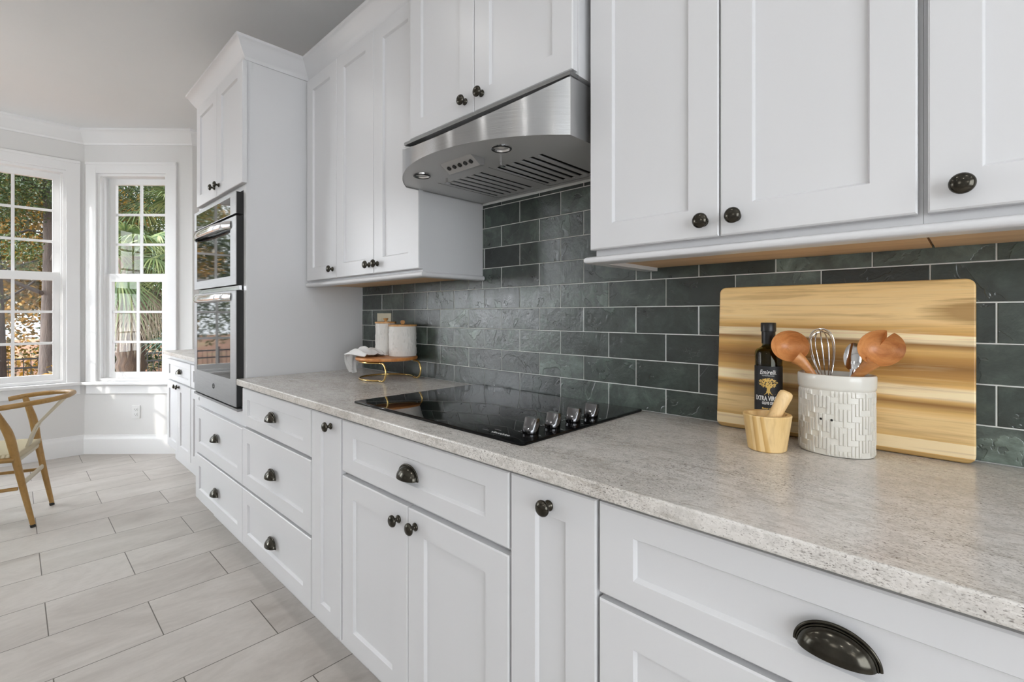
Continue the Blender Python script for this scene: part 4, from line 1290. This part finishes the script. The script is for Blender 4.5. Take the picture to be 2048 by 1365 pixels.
# ------------------------------------------------------------------ chair and table
def chair():
    O = Vector((-4.05, -1.245)); LX = Vector((-.968, .25)); FY = Vector((-.25, -.968))
    def W(l, f_, z): q = O+LX*l+FY*f_; return (q.x, q.y, z)
    t = thing('dining_chair', 'ochre wishbone dining chair with a woven cord seat', 'chair', (O.x, O.y, 0))
    def cr(pts, n=7):
        out = []
        P = [Vector(p) for p in pts]
        for i in range(len(P)-1):
            p0, p1, p2, p3 = P[max(i-1, 0)], P[i], P[i+1], P[min(i+2, len(P)-1)]
            for k in range(n):
                s_ = k/n
                out.append(.5*((2*p1)+(-p0+p2)*s_+(2*p0-5*p1+4*p2-p3)*s_*s_+(-p0+3*p1-3*p2+p3)*s_**3))
        out.append(P[-1]); return out
    for sg in (1, -1):
        key = [(sg*.186, 0, .006), (sg*.192, .035, .20), (sg*.200, .072, .42), (sg*.212, .092, .54), (sg*.232, .118, .625), (sg*.250, .140, .690)]
        p = cr([W(*k) for k in key]); n = len(p)
        rad = [.0115+.0095*min(1, (i/n)*2.1) if i/n < .62 else .021-.008*((i/n-.62)/.38) for i in range(n)]
        mb = MB(); mb.tube(p, rad, 14); lg = mb.build('leg', M_chair, t, smooth=60)
        mb = MB(); mb.tube([W(sg*.186, 0, .0005), W(sg*.1865, .003, .016)], .0128, 14); mb.build('foot_cap', M_blk, lg, smooth=40)
        key = [(sg*.225, .43, .006), (sg*.222, .42, .22), (sg*.215, .41, .435)]
        p = cr([W(*k) for k in key]); n = len(p)
        mb = MB(); mb.tube(p, [.012+.008*min(1, i/n*1.6) for i in range(n)], 14); lg = mb.build('leg', M_chair, t, smooth=60)
        mb = MB(); mb.tube([W(sg*.225, .43, .0005), W(sg*.225, .43, .016)], .0132, 14); mb.build('foot_cap', M_blk, lg, smooth=40)
    # horseshoe rail
    key = [(.250, .215, .686), (.262, .13, .700), (.245, .03, .711), (.185, -.065, .719), (.10, -.116, .724), (0, -.130, .726), (-.10, -.116, .724), (-.185, -.065, .719), (-.245, .03, .711), (-.262, .13, .700), (-.250, .215, .686)]
    p = cr([W(*k) for k in key], 8)
    mb = MB(); mb.tube(p, .0145, 14); mb.build('top_rail', M_chair, t, smooth=60)
    # splat: board below, two prongs above
    mb = MB()
    def slab(pa, pb, w0, w1, th=.006):
        v = []
        for (l, f_, z), w in ((pa, w0), (pb, w1)):
            v += [W(l-w, f_-th, z), W(l+w, f_-th, z), W(l+w, f_+th, z), W(l-w, f_+th, z)]
        mb.add(v, [(0, 1, 2, 3), (4, 7, 6, 5), (0, 4, 5, 1), (1, 5, 6, 2), (2, 6, 7, 3), (3, 7, 4, 0)])
    slab((0, .075, .40), (0, .045, .50), .030, .034)
    for sg in (1, -1):
        pr = [(sg*.022, .047, .495), (sg*.026, .02, .56), (sg*.045, -.045, .64), (sg*.085, -.112, .722)]
        for i in range(3): slab(pr[i], pr[i+1], .011-.001*i, .010-.001*i)
    mb.build('back_splat', M_splat, t, smooth=0)
    for key, nm, mt, r_, fl in (([(.196, .045, .255), (-.196, .045, .255)], 'back_stretcher', M_splat, .016, .5), ([(.21, .07, .39), (-.21, .07, .39)], 'seat_rail', M_splat, .017, .6),
                        ([(.20, .06, .235), (.222, .42, .235)], 'side_stretcher', M_chair, .010, 1), ([(-.20, .06, .235), (-.222, .42, .235)], 'side_stretcher', M_chair, .010, 1),
                        ([(.21, .07, .40), (.215, .41, .415)], 'seat_rail', M_chair, .014, 1), ([(-.21, .07, .40), (-.215, .41, .415)], 'seat_rail', M_chair, .014, 1), ([(.215, .41, .415), (-.215, .41, .415)], 'seat_rail', M_chair, .014, 1)):
        mb = MB(); mb.tube([W(*k) for k in key], r_, 10, up=(LX.x*0+FY.x, FY.y, 0) if fl != 1 else None, flat=fl); mb.build(nm, mt, t, smooth=50)
    def seat(u, v):
        l = (u-.5)*2; f_ = .055+.385*v
        wid = .205+.025*v
        dip = .012*(1-l*l)*(1-(2*v-1)**2)
        return W(l*wid, f_, .432-dip+.012*v)
    mb = MB(); mb.grid(24, 20, seat); so = mb.build('seat', M_cord, t, smooth=60, recalc=False)
    s_ = so.modifiers.new('thickness', 'SOLIDIFY'); s_.thickness = .028; s_.offset = -1
chair()
tx_, ty_, tr_ = -4.275, -1.95, .50
t = thing('dining_table', 'round clear glass-topped dining table at the left edge', 'table', (tx_, ty_, 0))
mb = MB(); mb.lathe([(0, .742), (tr_-.004, .742), (tr_, .745), (tr_, .751), (tr_-.004, .754), (0, .754)], (tx_, ty_, 0), n=96); mb.build('glass_top', M_tableglass, t, smooth=40)
mb = MB(); mb.lathe([(0, .0005), (.22, .0005), (.22, .02), (.06, .05), (.04, .12), (.04, .62), (.07, .72), (.14, .741), (0, .741)], (tx_, ty_, 0), n=48); mb.build('pedestal', M_chair, t, smooth=40)

t = thing('chandelier', 'brass ring chandelier with glowing bulbs over the glass table', 'chandelier', (tx_, ty_, 2.0))
mb = MB(); mb.tube([(tx_+.30*math.cos(2*PI*i/48), ty_+.30*math.sin(2*PI*i/48), 1.98) for i in range(48)], .009, 8, closed=True)
mb.tube([(tx_, ty_, CEIL-.02), (tx_, ty_, 2.30)], .006, 8)
for k in range(3):
    a = 2*PI*k/3; mb.tube([(tx_, ty_, 2.30), (tx_+.30*math.cos(a), ty_+.30*math.sin(a), 1.985)], .003, 6)
mb.lathe([(0, CEIL-.001), (.06, CEIL-.001), (.055, CEIL-.025), (0, CEIL-.03)], (tx_, ty_, 0), n=24)
mb.build('ring_frame', M_brass, t, smooth=50)
M_bulb = NT('lit_bulb'); M_bulb.set(Base_Color=(1, 1, 1)); M_bulb.b.inputs['Emission Color'].default_value = (1, .98, .95, 1); M_bulb.b.inputs['Emission Strength'].default_value = 80.0
for k in range(6):
    a = 2*PI*k/6+.3; bx_, by_ = tx_+.30*math.cos(a), ty_+.30*math.sin(a)
    mb = MB(); mb.lathe([(0, 1.99), (.012, 1.99), (.013, 2.02), (0, 2.021)], (bx_, by_, 0), n=16); so_ = mb.build('socket', M_brass, t, smooth=40)
    mb = MB(); mb.lathe([(0, 2.021), (.010, 2.024), (.020, 2.05), (.022, 2.066), (.016, 2.084), (0, 2.092)], (bx_, by_, 0), n=20); mb.build('bulb', M_bulb.mat, so_, smooth=60)

# globe pendants added behind the camera as fill light for the cabinets
M_opal = NT('lit_opal_glass'); M_opal.set(Base_Color=(.9, .9, .88)); M_opal.b.inputs['Emission Color'].default_value = (1, .975, .94, 1); M_opal.b.inputs['Emission Strength'].default_value = 7.5
for px_, where in ((-.35, 'nearest the dining table'), (.75, 'in the middle of the row'), (1.75, 'furthest from the dining table')):
    t = thing('pendant_lamp', 'opal glass globe pendant added as fill light behind the camera, '+where, 'lamp', (px_, -2.0, 1.55), 'added globe pendants')
    mb = MB(); mb.lathe([(0, -.13)]+[(.13*math.sin(PI*k/18), -.13*math.cos(PI*k/18)) for k in range(1, 17)]+[(.035, .126)], (px_, -2.0, 1.70), n=36); mb.build('globe', M_opal.mat, t, smooth=60)
    mb = MB(); mb.lathe([(.036, .118), (.036, .150), (.012, .160), (0, .161)], (px_, -2.0, 1.70), n=24); mb.tube([(px_, -2.0, 1.86), (px_, -2.0, CEIL-.02)], .006, 8); mb.lathe([(.06, CEIL-.022), (.06, CEIL-.002), (0, CEIL-.001)], (px_, -2.0, 0), n=24); mb.build('stem', M_brass, t, smooth=40)

# ------------------------------------------------------------------ outdoors
GZ = -.95
mb = MB(); mb.add([(-60, -45, GZ), (-5.0, -45, GZ), (-5.0, 45, GZ), (-60, 45, GZ)], [(0, 1, 2, 3)])
struct(mb.build('ground', M_ground, smooth=0), 'leaf-strewn woodland ground outside')

def leaf_cloud(rng, blobs, count, size):
    v = []; f = []
    tot = sum(b[3]*b[4]*b[5] for b in blobs)
    for (cx, cy, cz, rx, ry, rz) in blobs:
        k = int(count*rx*ry*rz/tot)
        for _ in range(k):
            while True:
                p = Vector((rng.uniform(-1, 1), rng.uniform(-1, 1), rng.uniform(-1, 1)))
                if .25 < p.length < 1: break
            c = Vector((cx+p.x*rx, cy+p.y*ry, cz+p.z*rz))
            d = Vector((rng.gauss(0, 1), rng.gauss(0, 1), rng.gauss(0, .8))).normalized()
            e = d.cross(Vector((rng.gauss(0, 1), rng.gauss(0, 1), rng.gauss(0, 1)))).normalized()
            s_ = size*rng.uniform(.6, 1.3)
            b = len(v)
            v += [c-d*s_, c+e*s_*.45, c+d*s_, c-e*s_*.45]; f.append((b, b+1, b+2, b+3))
    return v, f
def tree(name, x, y, h, tr, label, leaf, blobs, count, size, seed, bark=None, lean=(0, 0), grp='trees outside the bay window', nbr=9):
    rng = random.Random(seed)
    t = thing(name, label, 'tree', (x, y, GZ), grp)
    mb = MB()
    p = []; rads = []
    for i in range(13):
        s_ = i/12
        p.append((x+lean[0]*s_+.05*math.sin(s_*5+seed), y+lean[1]*s_+.05*math.cos(s_*4+seed), GZ+h*s_)); rads.append(tr*(1.25-.25*min(1, s_*6) if s_ < .17 else 1-.75*(s_-.17)/.83))
    mb.tube(p, rads, 12); mb.build('trunk', bark or M_bark, t, smooth=60)
    mb = MB()
    for k in range(nbr):
        s_ = rng.uniform(.35, .9); a = rng.uniform(0, 2*PI); l = rng.uniform(.8, 1.8)
        q = Vector(p[int(s_*12)])
        mb.tube([q, q+Vector((math.cos(a)*l*.5, math.sin(a)*l*.5, .35)), q+Vector((math.cos(a)*l, math.sin(a)*l, rng.uniform(.3, .9)))], [tr*.28, tr*.16, tr*.06], 7)
    if nbr: mb.build('branches', bark or M_bark, t, smooth=60)
    v, f_ = leaf_cloud(rng, [(x+b[0], y+b[1], b[2], b[3], b[4], b[5]) for b in blobs], count, size)
    mb = MB(); mb.add(v, f_); mb.build('foliage', leaf, t, smooth=0, recalc=False)
tree('oak_tree', -12.4, -.92, 7.5, .155, 'dark thick-trunked tree seen in the right panes of the wide bay window', M_leafdark,
     [(.6, .3, 3.9, 1.1, 1.3, .9), (.3, -.7, 3.3, .9, .9, .6), (-.4, .5, 4.7, 1.4, 1.6, .9), (.7, -.5, 2.45, .35, .5, .3), (.6, .45, 2.0, .3, .35, .3)], 32000, .026, 11)
tree('oak_tree', -12.9, -1.62, 7.0, .125, 'dark slimmer tree left of the thick trunk in the wide bay window', M_leafmid,
     [(.5, -.5, 3.5, 1.1, 1.1, .8), (.2, .3, 2.3, .6, .6, .4), (.4, -.7, 4.5, 1.3, 1.3, .9), (.5, -.2, 1.5, .3, .4, .25)], 28000, .026, 12)
tree('crape_myrtle', -9.7, -1.36, 2.2, .075, 'pale smooth leaning trunk low in the wide bay window', M_leafgold,
     [(-.5, -.6, 1.1, .35, .35, .25)], 160, .05, 13, M_barkgrey, (-.35, -.42), nbr=0)
tree('crape_myrtle', -9.5, -1.30, 1.2, .060, 'short pale sapling trunk leaning right in the wide bay window', M_leafgold,
     [(.1, .35, .35, .2, .2, .15)], 60, .05, 14, M_barkgrey, (.1, .30), nbr=0)
far = [(-17.5, -2.6, 'golden tree deep in the wood behind the wide bay window, left of the trunks', M_leafgold, 21),
       (-19.0, -.6, 'golden tree deep in the wood directly behind the thick dark trunk', M_leafgold, 22),
       (-21.0, 1.4, 'dark green tree deep in the wood between the two bay windows', M_leafdark, 23),
       (-18.5, 3.4, 'golden green tree deep in the wood behind the palm', M_leafmid, 24),
       (-22.0, -4.8, 'tall dark tree at the far left of the wood', M_leafdark, 25),
       (-24.0, 4.2, 'tall dark tree at the far right of the wood behind the palm', M_leafdark, 26)]
far += [(-27.0, -1.8, 'dense evergreen far behind the wood, seen between trunks of the wide window', M_leafdark, 27),
        (-28.0, 1.6, 'dense evergreen far behind the wood, right of the thick trunk', M_leafdark, 28),
        (-26.5, 6.6, 'dense evergreen far behind the wood at the right end of the fence', M_leafdark, 29)]
for x, y, lab, lf, sd in far:
    rg = random.Random(sd)
    tree('woodland_tree', x, y, 8.5, .13, lab, lf, [(rg.uniform(-.8, .8), rg.uniform(-1, 1), rg.uniform(-.2, 6.5), rg.uniform(.9, 1.5), rg.uniform(1.3, 2.0), rg.uniform(.7, 1.1)) for _ in range(12)], 15000, .075, sd)

tree('cedar_tree', -6.45, -9.6, 7.0, .12, 'narrow cedar added south of the bay, out of the picture, to block sun', M_leafdark,
     [(0, 0, z_, .68, .8, .8) for z_ in (1.2, 2.2, 3.2, 4.2, 5.2)], 4600, .10, 41)  # unseen tree added to dim the sun through the far angled window

def palm(x, y, h, tr, label, leaf, seed, nfr, size, zdroop, dry=0, tilt=0):
    rng = random.Random(seed)
    t = thing('palm_tree', label, 'palm', (x, y, GZ), 'palms outside the narrow window')
    mb = MB(); p = []; rads = []
    for i in range(31):
        s_ = i/30; p.append((x+.06*math.sin(s_*3), y, GZ+h*s_)); rads.append(tr*(1+.18*(i % 2))*(1.15-.2*s_))
    mb.tube(p, rads, 14); mb.build('trunk', M_barkpalm, t, smooth=70)
    top = Vector((x, y, GZ+h))
    for k in range(nfr):
        a = 2*PI*k/nfr*2.4+rng.uniform(-.3, .3); el = rng.uniform(-.85, 1.15)
        if dry and k >= nfr-dry: el = rng.uniform(-1.3, -.9)
        hd = Vector((math.cos(a), math.sin(a), 0))
        L0 = size*rng.uniform(.75, 1.0)
        pet = [top+hd*(L0*s_*math.cos(el))+Vector((0, 0, L0*s_*math.sin(el)-zdroop*s_*s_)) for s_ in (0, .35, .7, 1.0)]
        mb = MB(); mb.tube(pet, [.014, .011, .009, .007], 6, mi=1)
        c = pet[-1]; ax = (pet[-1]-pet[-2]).normalized(); sd = ax.cross(Vector((0, 0, 1)))
        if sd.length < .05: sd = Vector((1, 0, 0))
        sd.normalize(); nr = sd.cross(ax)
        nl = 30; Lf = size*rng.uniform(.85, 1.1)
        for j in range(nl):
            b = R(-125+250*j/(nl-1)); dv = ax*math.cos(b)+sd*math.sin(b)
            ll = Lf*(1-.25*abs(b)/R(125))*rng.uniform(.9, 1.05); pts = []
            for q in range(6):
                s_ = q/5
                pts.append(c+dv*(ll*s_)+nr*(.05*math.sin(b*2))*s_-Vector((0, 0, 1))*(ll*.62*s_**2.2))
            wv = dv.cross(nr).normalized()
            v = []
            for q, pt in enumerate(pts):
                wd = .020*size*(1.0-.0*q) if q < 3 else .020*size*(1-(q-2)/3.05)
                v += [pt-wv*wd, pt+wv*wd]
            mb.add(v, [(2*q, 2*q+1, 2*q+3, 2*q+2) for q in range(5)], 0)
        mb.build('frond', [M_fronddry if dry and k >= nfr-dry else leaf, M_leafmid], t, smooth=0, recalc=False)
palm(-9.9, -.04, 3.1, .17, 'cabbage palm with pale drooping fronds outside the narrow window', M_frond, 31, 42, .66, .12, 12)
palm(-9.2, .92, 1.55, .09, 'low blue-green palm at the lower right of the narrow window', M_frondteal, 32, 14, .66, .08, 0)
palm(-11.6, 1.05, 4.1, .15, 'taller palm behind the right panes of the narrow window', M_frond, 33, 22, .8, .15, 4)

# fence
t = thing('garden_fence', 'black metal rail fence beyond the trees', 'fence', (-15.6, -.5, GZ))
for y in [-6+2.0*i for i in range(7)]:
    mb = MB(); mb.box(-15.63, -15.57, y-.03, y+.03, GZ, GZ+1.25); mb.build('post', M_fence, t, smooth=0)
for z in (.18, .95, 1.15):
    mb = MB(); mb.box(-15.62, -15.58, -6, 6, GZ+z-.018, GZ+z+.018); mb.build('rail', M_fence, t, smooth=0)
mb = MB()
for i in range(100):
    y = -6+.12*i; mb.box(-15.608, -15.592, y-.008, y+.008, GZ+.10, GZ+1.18)
mb.build('pickets', M_fence, t, smooth=0)
